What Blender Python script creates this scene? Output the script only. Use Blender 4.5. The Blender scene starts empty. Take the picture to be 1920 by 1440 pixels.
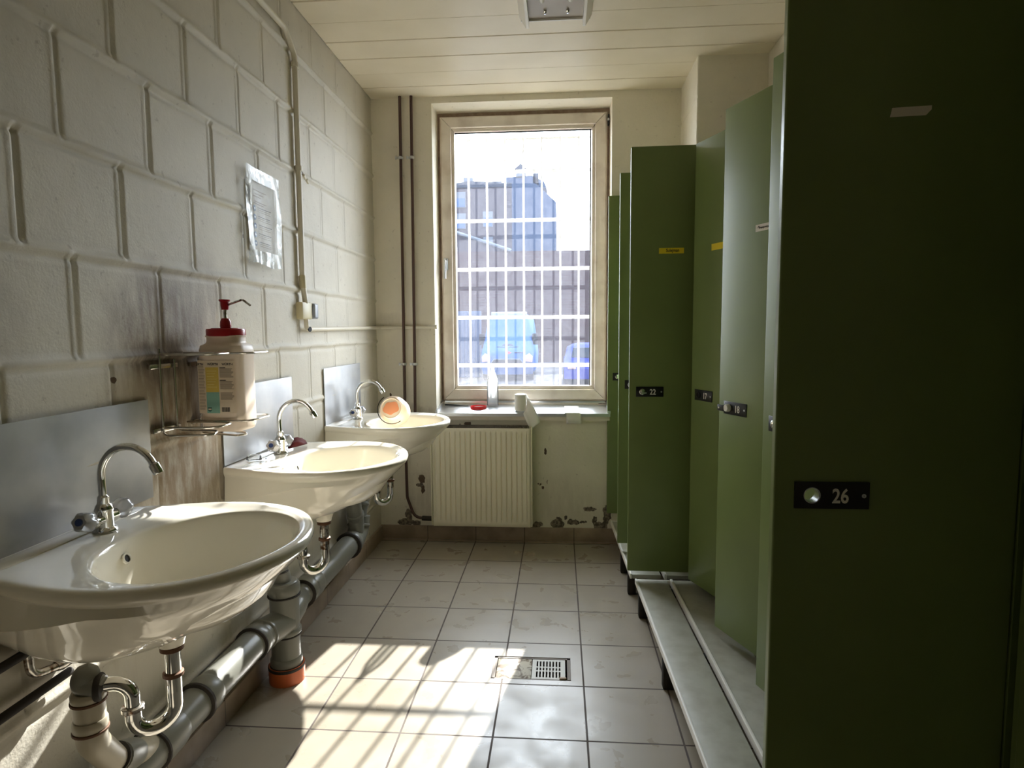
import bpy, bmesh, math, random
from mathutils import Vector, Matrix, noise
random.seed(7)
PI = math.pi
SC = bpy.context.scene
C = SC.collection

# ------------------------------------------------------------------ camera
CAMZ = 1.2908
f_px, yaw, pit, rol = 1160.3, .0766, .0871, -.0069
cam_d = bpy.data.cameras.new('camera'); cam = bpy.data.objects.new('camera', cam_d); C.objects.link(cam)
Fv = Vector((-math.sin(yaw)*math.cos(pit), math.cos(yaw)*math.cos(pit), -math.sin(pit)))
rv = Vector((math.cos(yaw), math.sin(yaw), 0)); uv = rv.cross(Fv)
r2 = rv*math.cos(rol)+uv*math.sin(rol); u2 = uv*math.cos(rol)-rv*math.sin(rol)
cam.matrix_world = Matrix(((r2.x, u2.x, -Fv.x, 0), (r2.y, u2.y, -Fv.y, 0), (r2.z, u2.z, -Fv.z, CAMZ), (0, 0, 0, 1)))
cam_d.sensor_width = 36; cam_d.lens = f_px/1920*36; cam_d.clip_start = .02; cam_d.clip_end = 300
SC.camera = cam

# ------------------------------------------------------------------ world, sun, exposure
w = bpy.data.worlds.new('World'); SC.world = w; w.use_nodes = True
bg = w.node_tree.nodes['Background']; bg.inputs[0].default_value = (.86, .93, 1.0, 1); bg.inputs[1].default_value = 7.0
_t = w.node_tree; _tc = _t.nodes.new('ShaderNodeTexCoord'); _dp = _t.nodes.new('ShaderNodeVectorMath'); _dp.operation = 'DOT_PRODUCT'
_t.links.new(_tc.outputs['Generated'], _dp.inputs[0]); _dp.inputs[1].default_value = Vector((.2, 1, .45)).normalized()
_mr = _t.nodes.new('ShaderNodeMapRange'); _mr.inputs['From Min'].default_value = -.3; _mr.inputs['From Max'].default_value = 1
_mr.inputs['To Min'].default_value = 3; _mr.inputs['To Max'].default_value = 9; _mr.interpolation_type = 'SMOOTHSTEP'
_t.links.new(_dp.outputs['Value'], _mr.inputs['Value']); _t.links.new(_mr.outputs[0], bg.inputs[1])
sd = bpy.data.lights.new('sun', 'SUN'); sd.energy = 9.5; sd.color = (1.0, .965, .90); sd.angle = math.radians(.55)
so = bpy.data.objects.new('sun', sd); C.objects.link(so)
so.rotation_euler = Vector((-.2, -1, -.64)).to_track_quat('-Z', 'Y').to_euler(); so.location = (3, 12, 9)
pd = bpy.data.lights.new('window_portal', 'AREA'); pd.shape = 'RECTANGLE'; pd.size = .95; pd.size_y = 1.76
pd.cycles.is_portal = True
po = bpy.data.objects.new('window_portal', pd); C.objects.link(po); po.location = (-.26, 4.15, 1.72)
po.rotation_euler = (-PI/2, 0, 0)
vs = SC.view_settings
vs.view_transform = 'Standard'; vs.look = 'None'; vs.gamma = 1; vs.use_curve_mapping = False; vs.exposure = 1.25
SC.cycles.max_bounces = 16; SC.cycles.diffuse_bounces = 10; SC.cycles.glossy_bounces = 6
SC.cycles.transparent_max_bounces = 16; SC.cycles.transmission_bounces = 10
SC.cycles.sample_clamp_indirect = 6.0
SC.cycles.caustics_reflective = True; SC.cycles.caustics_refractive = False

# ------------------------------------------------------------------ materials
def srgb(r, g, b):
    f = lambda c: (c/255/12.92) if c/255 <= .04045 else ((c/255+.055)/1.055)**2.4
    return (f(r), f(g), f(b), 1)
def mat(name, col, rough=.5, metal=0, **kw):
    m = bpy.data.materials.new(name); m.use_nodes = True
    b = m.node_tree.nodes['Principled BSDF']
    b.inputs['Base Color'].default_value = col if len(col) == 4 else (*col, 1)
    b.inputs['Roughness'].default_value = rough; b.inputs['Metallic'].default_value = metal
    for k, v in kw.items(): b.inputs[k].default_value = v
    return m
class NT:
    def __init__(s, m): s.m = m; s.t = m.node_tree; s.b = s.t.nodes['Principled BSDF']; s.tc = s.t.nodes.new('ShaderNodeTexCoord')
    def n(s, typ, **kw):
        x = s.t.nodes.new(typ)
        for k, v in kw.items(): setattr(x, k, v)
        return x
    def l(s, a, b): s.t.links.new(a, b)
    def pos(s):
        g = s.n('ShaderNodeNewGeometry'); return g.outputs['Position']
    def sep(s, v):
        x = s.n('ShaderNodeSeparateXYZ'); s.l(v, x.inputs[0]); return x.outputs
    def comb(s, a, b, c=0):
        x = s.n('ShaderNodeCombineXYZ')
        for i, v in enumerate((a, b, c)):
            if isinstance(v, (int, float)): x.inputs[i].default_value = v
            else: s.l(v, x.inputs[i])
        return x.outputs[0]
    def math(s, op, a, b=0, c=None, clamp=False):
        x = s.n('ShaderNodeMath', operation=op, use_clamp=clamp)
        for i, v in enumerate((a, b, c)):
            if v is None: continue
            if isinstance(v, (int, float)): x.inputs[i].default_value = v
            else: s.l(v, x.inputs[i])
        return x.outputs[0]
    def noise(s, v, scale, detail=4, rough=.5, dist=0):
        x = s.n('ShaderNodeTexNoise'); s.l(v, x.inputs['Vector']); x.inputs['Scale'].default_value = scale
        x.inputs['Detail'].default_value = detail; x.inputs['Roughness'].default_value = rough; x.inputs['Distortion'].default_value = dist
        return x.outputs[0]
    def ramp(s, v, p0, p1, c0=(0, 0, 0, 1), c1=(1, 1, 1, 1)):
        x = s.n('ShaderNodeValToRGB'); s.l(v, x.inputs[0])
        x.color_ramp.elements[0].position = p0; x.color_ramp.elements[1].position = p1
        x.color_ramp.elements[0].color = c0; x.color_ramp.elements[1].color = c1
        return x.outputs[0]
    def mix(s, fac, a, b):
        x = s.n('ShaderNodeMix', data_type='RGBA')
        for i, v in ((0, fac), (6, a), (7, b)):
            if isinstance(v, (int, float)): x.inputs[i].default_value = v
            elif isinstance(v, tuple): x.inputs[i].default_value = v
            else: s.l(v, x.inputs[i])
        return x.outputs[2]
    def bump(s, h, strength=.3, dist=.01):
        x = s.n('ShaderNodeBump'); x.inputs['Strength'].default_value = strength; x.inputs['Distance'].default_value = dist
        s.l(h, x.inputs['Height']); s.l(x.outputs[0], s.b.inputs['Normal']); return x
    def color(s, c): s.l(c, s.b.inputs['Base Color'])
    def blobs(s, u, v, lst, warp=.02, wscale=30):
        """union of ellipses (cx, cy, rx, ry) with a noisy outline -> 0..1"""
        p = s.comb(u, v)
        n1 = s.math('MULTIPLY', s.math('SUBTRACT', s.noise(p, wscale, 5), .5), warp*2)
        n2 = s.math('MULTIPLY', s.math('SUBTRACT', s.noise(s.comb(v, u, 3.3), wscale, 5), .5), warp*2)
        uu = s.math('ADD', u, n1); vv = s.math('ADD', v, n2); acc = None
        for cx, cy, rx, ry in lst:
            a = s.math('DIVIDE', s.math('SUBTRACT', uu, cx), rx); b = s.math('DIVIDE', s.math('SUBTRACT', vv, cy), ry)
            d = s.math('SUBTRACT', 1.0, s.math('ADD', s.math('MULTIPLY', a, a), s.math('MULTIPLY', b, b)))
            acc = d if acc is None else s.math('MAXIMUM', acc, d)
        return acc

def wall_paint(name, col, dirty=0, stains=(), peel=(), soft=()):
    m = mat(name, col, .62); k = NT(m); p = k.pos(); x, y, z = k.sep(p)
    base = k.mix(k.ramp(k.noise(p, 3.1, 5, .6), .35, .7), tuple(col), tuple(c*.9 for c in col[:3])+(1,))
    # fine speckles of dirt
    sp = k.ramp(k.noise(p, 42, 3, .55), .66, .74)
    c = k.mix(k.math('MULTIPLY', sp, .16+dirty), base, srgb(120, 105, 85))
    # vertical streaks
    sv = k.ramp(k.noise(k.comb(k.math('MULTIPLY', x, 26), k.math('MULTIPLY', y, 26), k.math('MULTIPLY', z, 3)), 1, 4, .6), .55, .8)
    lowz = k.ramp(z, .9, 1.4, (1, 1, 1, 1), (0, 0, 0, 1))
    if name.startswith('wall_left'): c = k.mix(k.math('MULTIPLY', sv, k.math('MULTIPLY', lowz, .22)), c, srgb(150, 128, 98))
    u = y if name.startswith('wall_left') else x
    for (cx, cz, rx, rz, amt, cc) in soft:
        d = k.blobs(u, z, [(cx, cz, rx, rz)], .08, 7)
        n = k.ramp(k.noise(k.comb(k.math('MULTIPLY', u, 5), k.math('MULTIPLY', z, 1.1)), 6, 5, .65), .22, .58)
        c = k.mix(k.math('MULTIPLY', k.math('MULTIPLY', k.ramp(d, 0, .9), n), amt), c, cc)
    if stains:
        d = k.blobs(u, z, stains, .012, 45); c = k.mix(k.ramp(d, .0, .25), c, srgb(92, 72, 52))
    if peel:
        d = k.blobs(u, z, peel, .03, 22); f = k.ramp(d, .0, .06)
        inner = k.mix(k.ramp(k.noise(p, 60, 4), .4, .62), srgb(84, 74, 62), srgb(150, 136, 116))
        c = k.mix(f, c, inner)
        h = k.math('ADD', k.math('MULTIPLY', f, -1.0), k.math('MULTIPLY', k.noise(p, 70, 4), .25))
        k.bump(h, .7, .006)
    else:
        h = k.math('ADD', k.math('MULTIPLY', k.noise(p, 55, 5, .6), .6), k.math('MULTIPLY', k.noise(p, 160, 3), .4))
        k.bump(h, .35, .004)
    k.color(c); return m

BEIGE = srgb(232, 225, 208)
BLOCK = srgb(208, 202, 187)
M = {}
M['wall_l'] = wall_paint('wall_left_paint', BLOCK, .18,
    stains=[(1.39, 1.03, .006, .008), (1.46, 1.17, .008, .010), (2.13, 1.62, .006, .012)],
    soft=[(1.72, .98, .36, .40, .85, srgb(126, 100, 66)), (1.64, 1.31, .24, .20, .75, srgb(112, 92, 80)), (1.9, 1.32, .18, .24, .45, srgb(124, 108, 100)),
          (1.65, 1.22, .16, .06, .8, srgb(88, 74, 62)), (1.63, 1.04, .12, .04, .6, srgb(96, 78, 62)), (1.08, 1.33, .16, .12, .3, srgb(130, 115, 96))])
M['wall_b'] = wall_paint('wall_back_paint', BEIGE, .1,  # stain and peel spots placed from image pixels, baked as wall coordinates
    stains=[(-.846, .379, .022, .03), (-.84, .314, .012, .03), (-.556, .725, .022, .012), (-.115, .358, .007, .008), (-.10, .332, .008, .012), (-.074, .371, .004, .016), (-.084, .559, .007, .022), (-1.03, .9, .008, .01), (-.13, .36, .004, .004), (-.6, .72, .008, .005)],
    peel=[(-.01, .115, .038, .042), (.038, .155, .014, .014), (.085, .122, .036, .020), (.142, .128, .022, .010), (.188, .205, .034, .012), (.215, .12, .014, .05), (.245, .10, .03, .03),
          (.285, .17, .022, .07), (.272, .11, .02, .03), (-.135, .105, .035, .022), (-.95, .105, .05, .025), (-.885, .1, .03, .02), (-.93, .15, .02, .04), (-.86, .335, .02, .014)],
    soft=[(-1.03, 1.35, .12, .06, .25, srgb(120, 105, 90)), (-.9, .78, .25, .06, .5, srgb(110, 96, 80)), (-.8, .3, .14, .2, .35, srgb(140, 125, 104)), (0, .25, .4, .2, .2, srgb(150, 135, 110))])
M['wall_r'] = wall_paint('wall_right_paint', BEIGE, .02)
M['reveal'] = mat('reveal_paint', srgb(226, 220, 204), .5)
M['caulk'] = mat('brown_sealant', srgb(150, 128, 112), .8)
k = NT(M['caulk']); k.color(k.mix(k.ramp(k.noise(k.pos(), 25, 5), .35, .65), srgb(140, 118, 104), srgb(168, 148, 132)))
# ceiling planks
M['ceil'] = mat('ceiling_boards', srgb(222, 211, 180), .38); k = NT(M['ceil'])
k.color(k.mix(k.ramp(k.noise(k.pos(), 2.2, 4), .4, .7), srgb(236, 226, 204), srgb(224, 213, 188)))
# floor tiles
M['floor'] = mat('floor_tiles', srgb(170, 160, 146), .38); k = NT(M['floor']); p = k.pos()
mp = k.n('ShaderNodeMapping'); mp.inputs['Location'].default_value = (.8118, -.0541, 0); k.l(p, mp.inputs[0])
br = k.n('ShaderNodeTexBrick'); br.offset = 0; br.squash = 1; k.l(mp.outputs[0], br.inputs['Vector'])
for a, v in (('Scale', 1), ('Mortar Size', .0034), ('Mortar Smooth', .15), ('Bias', 0), ('Brick Width', .3), ('Row Height', .3)): br.inputs[a].default_value = v
br.inputs['Color1'].default_value = srgb(160, 151, 136); br.inputs['Color2'].default_value = srgb(152, 143, 127); br.inputs['Mortar'].default_value = srgb(72, 60, 50)
n1 = k.ramp(k.noise(p, 9, 4, .5, .3), .35, .8); n2 = k.ramp(k.noise(p, 95, 4, .6, 1.0), .62, .80)
c = k.mix(k.math('MULTIPLY', n1, .13), br.outputs['Color'], srgb(140, 128, 112))
c = k.mix(k.math('MULTIPLY', n2, .09), c, srgb(104, 92, 78))
c = k.mix(br.outputs['Fac'], c, srgb(72, 60, 50)); k.color(c)
k.l(k.math('ADD', k.math('MULTIPLY', br.outputs['Fac'], .4), k.math('ADD', .26, k.math('MULTIPLY', n1, .2))), k.b.inputs['Roughness'])
k.bump(k.math('ADD', k.math('MULTIPLY', br.outputs['Fac'], -1.0), k.math('MULTIPLY', k.noise(p, 40, 3), .12)), .5, .003)
# skirting tiles
M['skirt'] = mat('skirting_tiles', srgb(158, 138, 116), .4); k = NT(M['skirt']); p = k.pos(); x, y, z = k.sep(p)
def joint(u, off):
    t = k.math('FRACT', k.math('DIVIDE', k.math('SUBTRACT', u, off), .3)); return k.math('GREATER_THAN', k.math('ABSOLUTE', k.math('SUBTRACT', t, .5)), .493)
jj = k.math('MAXIMUM', k.math('MULTIPLY', joint(x, -.8118), k.math('GREATER_THAN', y, 3.6)), k.math('MULTIPLY', joint(y, 3.3541), k.math('LESS_THAN', y, 3.6)))
k.color(k.mix(jj, k.mix(k.ramp(k.noise(p, 12, 4), .4, .7), srgb(160, 141, 120), srgb(136, 118, 99)), srgb(78, 66, 56)))
M['ceramic'] = mat('cream_ceramic', srgb(246, 241, 226), .09, **{'Coat Weight': .5, 'Coat Roughness': .03})
M['chrome'] = mat('chrome', (.82, .82, .80), .07, 1)
M['chrome_worn'] = mat('worn_chrome', (.62, .58, .50), .22, 1); k = NT(M['chrome_worn']); k.color(k.mix(k.ramp(k.noise(k.pos(), 70, 4), .45, .62), (.72, .70, .66, 1), srgb(110, 78, 50)))
M['rust'] = mat('rusty_nut', srgb(96, 66, 44), .6, .4)
M['steel'] = mat('brushed_steel_plate', (.44, .45, .46), .36, .85); k = NT(M['steel']); p = k.pos(); x, y, z = k.sep(p)
nn = k.noise(k.comb(k.math('MULTIPLY', y, 5), k.math('MULTIPLY', z, 120)), 1, 3)
k.l(k.math('ADD', .26, k.math('MULTIPLY', k.noise(p, 9, 4), .26)), k.b.inputs['Roughness']); k.color(k.mix(k.ramp(k.noise(p, 7, 5), .35, .7), (.40, .41, .43, 1), (.54, .54, .54, 1))); k.bump(nn, .12, .001)
M['grey_pvc'] = mat('grey_pvc', srgb(122, 122, 114), .32)
M['grey_pvc_pale'] = mat('pale_painted_pvc', srgb(176, 168, 148), .4)
M['rubber'] = mat('black_rubber', srgb(44, 38, 32), .7)
M['orange'] = mat('orange_pvc', srgb(205, 104, 56), .45)
M['brownpipe'] = mat('brown_painted_pipe', srgb(84, 58, 50), .45)
M['blackpipe'] = mat('dark_pipe', srgb(40, 34, 28), .75)
M['conduit'] = mat('painted_conduit', srgb(220, 213, 195), .45)
M['socketgrey'] = mat('grey_plastic', srgb(150, 156, 168), .4)
M['socketcream'] = mat('cream_plastic', srgb(206, 196, 160), .45)
M['pvcwhite'] = mat('window_profile_white', srgb(228, 218, 206), .35); k = NT(M['pvcwhite'])
k.color(k.mix(k.ramp(k.noise(k.pos(), 9, 4), .45, .75), srgb(230, 220, 208), srgb(206, 192, 178)))
M['gasket'] = mat('black_gasket', srgb(40, 38, 38), .6)
M['alu'] = mat('aluminium', (.66, .68, .70), .3, .9)
M['grille'] = mat('white_grille_paint', srgb(238, 236, 228), .45)
M['radiator'] = mat('radiator_enamel', srgb(243, 236, 214), .35)
M['radtop'] = mat('radiator_slot_dark', srgb(92, 80, 62), .6)
M['green'] = mat('locker_green', srgb(114, 130, 74), .36, **{'Coat Weight': .15, 'Coat Roughness': .2}); k = NT(M['green'])
k.bump(k.noise(k.pos(), 500, 2), .05, .001)
k.color(k.mix(k.ramp(k.noise(k.pos(), 4, 4), .4, .75), srgb(114, 131, 74), srgb(107, 123, 69)))
M['green_in'] = mat('locker_interior_green', srgb(80, 96, 52), .5)
M['board'] = mat('grey_bench_board', srgb(172, 172, 160), .4); k = NT(M['board']); k.color(k.mix(k.ramp(k.noise(k.pos(), 18, 5), .4, .75), srgb(174, 174, 162), srgb(156, 152, 138)))
M['white'] = mat('white_edge', srgb(235, 232, 225), .4)
M['black'] = mat('black_plastic', srgb(14, 14, 16), .35)
M['digit'] = mat('white_digit', srgb(232, 230, 222), .5)
M['yellow'] = mat('yellow_tape', srgb(232, 208, 40), .5)
M['paper'] = mat('paper_label', srgb(225, 218, 205), .7)
M['ink'] = mat('ink', srgb(30, 28, 26), .6)
M['red'] = mat('red_plastic', srgb(168, 18, 30), .3)
M['redlid'] = mat('bright_red_lid', srgb(225, 24, 30), .35)
M['bottlep'] = mat('pale_pink_plastic', srgb(238, 220, 202), .4)
M['lab'] = mat('label_cream', srgb(232, 214, 190), .5)
M['labY'] = mat('label_yellow', srgb(226, 196, 96), .5)
M['labG'] = mat('label_mint', srgb(140, 186, 170), .5)
M['labT'] = mat('label_text_grey', srgb(168, 150, 130), .6)
M['wire'] = mat('plated_wire', (.60, .57, .52), .2, 1)
M['tissue'] = mat('tissue_paper', srgb(240, 238, 232), .85)
M['orange_in'] = mat('orange_paste', srgb(232, 150, 104), .6)
M['jar'] = mat('cream_plastic_jar', srgb(238, 214, 186), .35)
M['rag'] = mat('dark_red_cloth', srgb(96, 28, 30), .8)
M['knob'] = mat('clear_acrylic', (.9, .9, .92), .1, 0, **{'Transmission Weight': .65, 'IOR': 1.45})
def bottleglass():
    m = mat('clear_bottle_glass', (1, 1, 1, 1), .03); k = NT(m); t = k.t
    tr = k.n('ShaderNodeBsdfTransparent'); tr.inputs[0].default_value = (.97, .98, .98, 1); gl = k.n('ShaderNodeBsdfGlossy'); gl.inputs['Roughness'].default_value = .08
    tl = k.n('ShaderNodeBsdfTranslucent'); tl.inputs[0].default_value = (.95, .97, 1, 1); fr = k.n('ShaderNodeFresnel'); fr.inputs[0].default_value = 1.22
    m1 = k.n('ShaderNodeMixShader'); m1.inputs[0].default_value = .14; k.l(tr.outputs[0], m1.inputs[1]); k.l(tl.outputs[0], m1.inputs[2])
    m2 = k.n('ShaderNodeMixShader'); k.l(fr.outputs[0], m2.inputs[0]); k.l(m1.outputs[0], m2.inputs[1]); k.l(gl.outputs[0], m2.inputs[2]); k.l(m2.outputs[0], t.nodes['Material Output'].inputs[0]); return m
M['clearglass'] = bottleglass()
M['blue'] = mat('blue_dot', srgb(40, 60, 110), .5)
M['bluetext'] = mat('slate_blue_print', srgb(110, 128, 160), .6)
M['lampgrey'] = mat('lamp_reflector_grey', srgb(150, 140, 125), .4, .3)
def clearfilm():
    m = mat('clear_plastic_film', (1, 1, 1, 1), .12); k = NT(m); t = k.t
    tr = k.n('ShaderNodeBsdfTransparent'); tr.inputs[0].default_value = (.93, .95, .98, 1)
    mx = k.n('ShaderNodeMixShader'); k.b.inputs['Base Color'].default_value = (.85, .92, .97, 1)
    _, py, pz = k.sep(k.pos())
    ed = k.math('MAXIMUM', k.math('DIVIDE', k.math('ABSOLUTE', k.math('SUBTRACT', py, 2.266)), .094), k.math('DIVIDE', k.math('ABSOLUTE', k.math('SUBTRACT', pz, 1.7075)), .1225))
    brd = k.math('GREATER_THAN', ed, 1.0)
    k.l(k.math('ADD', k.math('ADD', .05, k.math('MULTIPLY', brd, .30)), k.math('MULTIPLY', k.ramp(k.noise(k.pos(), 26, 2, .5, .6), .50, .58), k.math('ADD', .05, k.math('MULTIPLY', brd, .4)))), mx.inputs[0])
    k.l(tr.outputs[0], mx.inputs[1]); k.l(k.b.outputs[0], mx.inputs[2]); k.l(mx.outputs[0], t.nodes['Material Output'].inputs[0])
    k.bump(k.noise(k.pos(), 30, 3, .5, 1), .5, .004); return m
M['film'] = clearfilm()
def winglass():
    m = mat('dusty_window_glass', (1, 1, 1, 1), .02); k = NT(m); t = k.t; p = k.pos()
    tr = k.n('ShaderNodeBsdfTransparent'); tr.inputs[0].default_value = (.97, .98, .99, 1)
    tl = k.n('ShaderNodeBsdfTranslucent'); tl.inputs[0].default_value = (.80, .84, 1.0, 1)
    gl = k.n('ShaderNodeBsdfGlossy'); gl.inputs['Roughness'].default_value = .02
    n = k.ramp(k.noise(p, 28, 5, .6, 1.5), .3, .75); n2 = k.ramp(k.noise(p, 90, 3, .6, 2), .62, .7)
    fac = k.math('ADD', .018, k.math('ADD', k.math('MULTIPLY', n, .010), k.math('MULTIPLY', n2, .03)))
    m1 = k.n('ShaderNodeMixShader'); k.l(fac, m1.inputs[0]); k.l(tr.outputs[0], m1.inputs[1]); k.l(tl.outputs[0], m1.inputs[2])
    m2 = k.n('ShaderNodeMixShader'); m2.inputs[0].default_value = .03
    k.l(m1.outputs[0], m2.inputs[1]); k.l(gl.outputs[0], m2.inputs[2]); k.l(m2.outputs[0], t.nodes['Material Output'].inputs[0]); return m
M['glass'] = winglass()
M['brick'] = mat('brick_wall', srgb(150, 116, 108), .8); k = NT(M['brick']); p = k.pos(); x, y, z = k.sep(p)
br = k.n('ShaderNodeTexBrick'); k.l(k.comb(k.math('ADD', x, y), z), br.inputs['Vector'])
for a, v in (('Scale', 1), ('Mortar Size', .02), ('Brick Width', .5), ('Row Height', .16)): br.inputs[a].default_value = v
br.inputs['Color1'].default_value = (.024, .010, .012, 1); br.inputs['Color2'].default_value = (.030, .018, .018, 1); br.inputs['Mortar'].default_value = (.035, .03, .033, 1)
k.color(br.outputs['Color'])
M['bluebld'] = mat('pale_blue_render', (.018, .034, .070), .8)
M['greybld'] = mat('grey_brown_facade', (.025, .022, .030), .8)
M['yard'] = mat('yard_gravel', (.05, .05, .06), .9); k = NT(M['yard']); k.color(k.mix(k.ramp(k.noise(k.pos(), 1.5, 6, .7), .4, .65), (.018, .020, .026, 1), (.06, .06, .062, 1)))
M['roof'] = mat('slate_roof', (.02, .026, .04), .7)
M['van'] = mat('blue_van_paint', (.022, .055, .16), .4)
M['vanwhite'] = mat('white_van_roof', (.14, .16, .19), .4)
M['carblue'] = mat('deep_blue_car_paint', (.008, .016, .12), .4)
M['darkglass'] = mat('dark_car_glass', (.02, .03, .045), .1)
M['tyre'] = mat('tyre_rubber', (.01, .01, .012), .8)
M['farwin'] = mat('far_window_pane', (.03, .06, .13), .3)
M['lightpane'] = mat('pale_far_trim', (.07, .085, .11), .6)
M['headlight'] = mat('headlight_lens', (.2, .15, .16), .2)

for q in ('van', 'vanwhite', 'carblue', 'darkglass', 'brick', 'bluebld', 'greybld', 'yard', 'roof', 'farwin', 'lightpane', 'headlight', 'tyre'):
    bs = M[q].node_tree.nodes['Principled BSDF']; bs.inputs['Specular IOR Level'].default_value = .02; bs.inputs['Roughness'].default_value = .9

# ------------------------------------------------------------------ mesh helpers
def orth(d):
    d = d.normalized(); a = Vector((0, 0, 1)) if abs(d.z) < .9 else Vector((1, 0, 0))
    u = d.cross(a).normalized(); return u, d.cross(u).normalized()
def arc_path(pts, r, n=8):
    """polyline with rounded corners of radius r"""
    pts = [Vector(p) for p in pts]; out = [pts[0]]
    for i in range(1, len(pts)-1):
        a, b, c = pts[i-1], pts[i], pts[i+1]; d1 = (a-b); d2 = (c-b)
        ang = d1.angle(d2)
        if ang > PI-.02: out.append(b); continue
        t = min(r/math.tan(ang/2), d1.length*.49, d2.length*.49)
        p1 = b+d1.normalized()*t; p2 = b+d2.normalized()*t
        for k in range(n+1):
            s = k/n; out.append((p1*(1-s)**2+b*2*s*(1-s)+p2*s*s) if False else ((1-s)*(1-s)*p1+2*s*(1-s)*b+s*s*p2))
    out.append(pts[-1]); return out
class MB:
    def __init__(s): s.bm = bmesh.new(); s.mats = []
    def mi(s, m):
        if m is None: return 0
        if m not in s.mats: s.mats.append(m)
        return s.mats.index(m)
    def face(s, vs, m, smooth=False):
        try: f = s.bm.faces.new(vs)
        except ValueError: return None
        f.material_index = s.mi(m); f.smooth = smooth; return f
    def box(s, x0, x1, y0, y1, z0, z1, m, bev=0, seg=2):
        vs = [s.bm.verts.new((x, y, z)) for x in (x0, x1) for y in (y0, y1) for z in (z0, z1)]
        fs = [s.face([vs[i] for i in q], m) for q in ((0, 1, 3, 2), (4, 6, 7, 5), (0, 4, 5, 1), (2, 3, 7, 6), (0, 2, 6, 4), (1, 5, 7, 3))]
        if bev:
            es = {e for f in fs for e in f.edges}
            r = bmesh.ops.bevel(s.bm, geom=list(es), offset=bev, segments=seg, affect='EDGES', profile=.5)
            for f in r['faces']: f.smooth = True; f.material_index = s.mi(m)
        return s
    def prism(s, poly, axis, a, b, m, bev=0, smooth=False):
        """polygon (2D) extruded along axis between a and b; 2D coords are the other two axes in order"""
        def P(u, v, t): return {'x': (t, u, v), 'y': (u, t, v), 'z': (u, v, t)}[axis]
        A = [s.bm.verts.new(P(u, v, a)) for u, v in poly]; B = [s.bm.verts.new(P(u, v, b)) for u, v in poly]
        n = len(poly); fs = [s.face(A, m), s.face(B[::-1], m)]
        for i in range(n): fs.append(s.face([A[i], B[i], B[(i+1) % n], A[(i+1) % n]], m, smooth))
        if bev:
            es = {e for f in fs[:2] if f for e in f.edges}
            r = bmesh.ops.bevel(s.bm, geom=list(es), offset=bev, segments=2, affect='EDGES', profile=.5)
            for f in r['faces']: f.smooth = True; f.material_index = s.mi(m)
        return s
    def tube(s, pts, r, m, n=16, caps=True, closed=False):
        pts = [Vector(p) for p in pts]; N = len(pts); rs = r if isinstance(r, (list, tuple)) else [r]*N
        tan = []
        for i in range(N):
            if closed: d = pts[(i+1) % N]-pts[i-1]
            elif i == 0: d = pts[1]-pts[0]
            elif i == N-1: d = pts[-1]-pts[-2]
            else: d = (pts[i+1]-pts[i]).normalized()+(pts[i]-pts[i-1]).normalized()
            if d.length < 1e-9: d = tan[-1] if tan else Vector((0, 0, 1))
            tan.append(d.normalized())
        u, v = orth(tan[0]); rings = []
        for i in range(N):
            if i:
                q = tan[i-1].rotation_difference(tan[i]); u = q @ u; v = q @ v
            rings.append([s.bm.verts.new(pts[i]+(u*math.cos(2*PI*j/n)+v*math.sin(2*PI*j/n))*rs[i]) for j in range(n)])
        for i in range(N if closed else N-1):
            A, B = rings[i], rings[(i+1) % N]
            for j in range(n): s.face([A[j], A[(j+1) % n], B[(j+1) % n], B[j]], m, True)
        if caps and not closed: s.face(rings[0][::-1], m); s.face(rings[-1], m)
        return s
    def lathe(s, prof, m, o=(0, 0, 0), d=(0, 0, 1), n=28, mats=None, seg_poly=None):
        """profile [(r, t)] spun about axis d through o"""
        o = Vector(o); d = Vector(d).normalized(); u, v = orth(d); rings = []
        for r, t in prof:
            if r < 1e-6: rings.append([s.bm.verts.new(o+d*t)])
            else: rings.append([s.bm.verts.new(o+d*t+(u*math.cos(2*PI*j/n)+v*math.sin(2*PI*j/n))*r) for j in range(n)])
        for i in range(len(rings)-1):
            A, B = rings[i], rings[i+1]; mm = mats[i] if mats else m
            for j in range(n):
                a, b = A[j % len(A)], A[(j+1) % len(A)]; c, e = B[(j+1) % len(B)], B[j % len(B)]
                vs = [a] if len(A) == 1 else [a, b]
                vs += [e] if len(B) == 1 else [c, e]
                if len(vs) > 2: s.face(vs, mm, True)
        return s
    def grid(s, P, m, nu, nv, smooth=True, closed_u=False):
        V = [[s.bm.verts.new(P(i, j)) for j in range(nv)] for i in range(nu)]
        for i in range(nu if closed_u else nu-1):
            for j in range(nv-1):
                s.face([V[i][j], V[(i+1) % nu][j], V[(i+1) % nu][j+1], V[i][j+1]], m, smooth)
        return V
    def add_mesh(s, me, mtx, m):
        mi = s.mi(m); vs = [s.bm.verts.new(mtx @ v.co) for v in me.vertices]
        for p in me.polygons:
            try: f = s.bm.faces.new([vs[i] for i in p.vertices]); f.material_index = mi
            except ValueError: pass
        return s
    def xform(s, mtx): bmesh.ops.transform(s.bm, matrix=mtx, verts=s.bm.verts[:]); return s
    def build(s, name, parent=None, off=None, sharp=40):
        if off is not None: bmesh.ops.translate(s.bm, vec=-Vector(off), verts=s.bm.verts[:])
        bmesh.ops.recalc_face_normals(s.bm, faces=s.bm.faces[:])
        me = bpy.data.meshes.new(name); s.bm.to_mesh(me); s.bm.free()
        for m in s.mats: me.materials.append(m)
        if sharp:
            me.set_sharp_from_angle(angle=math.radians(sharp))
        o = bpy.data.objects.new(name, me); C.objects.link(o)
        if parent: o.parent = parent
        return o
def tag(o, label=None, cat=None, group=None, kind=None):
    if label: o['label'] = label
    if cat: o['category'] = cat
    if group: o['group'] = group
    if kind: o['kind'] = kind
    return o
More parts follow.
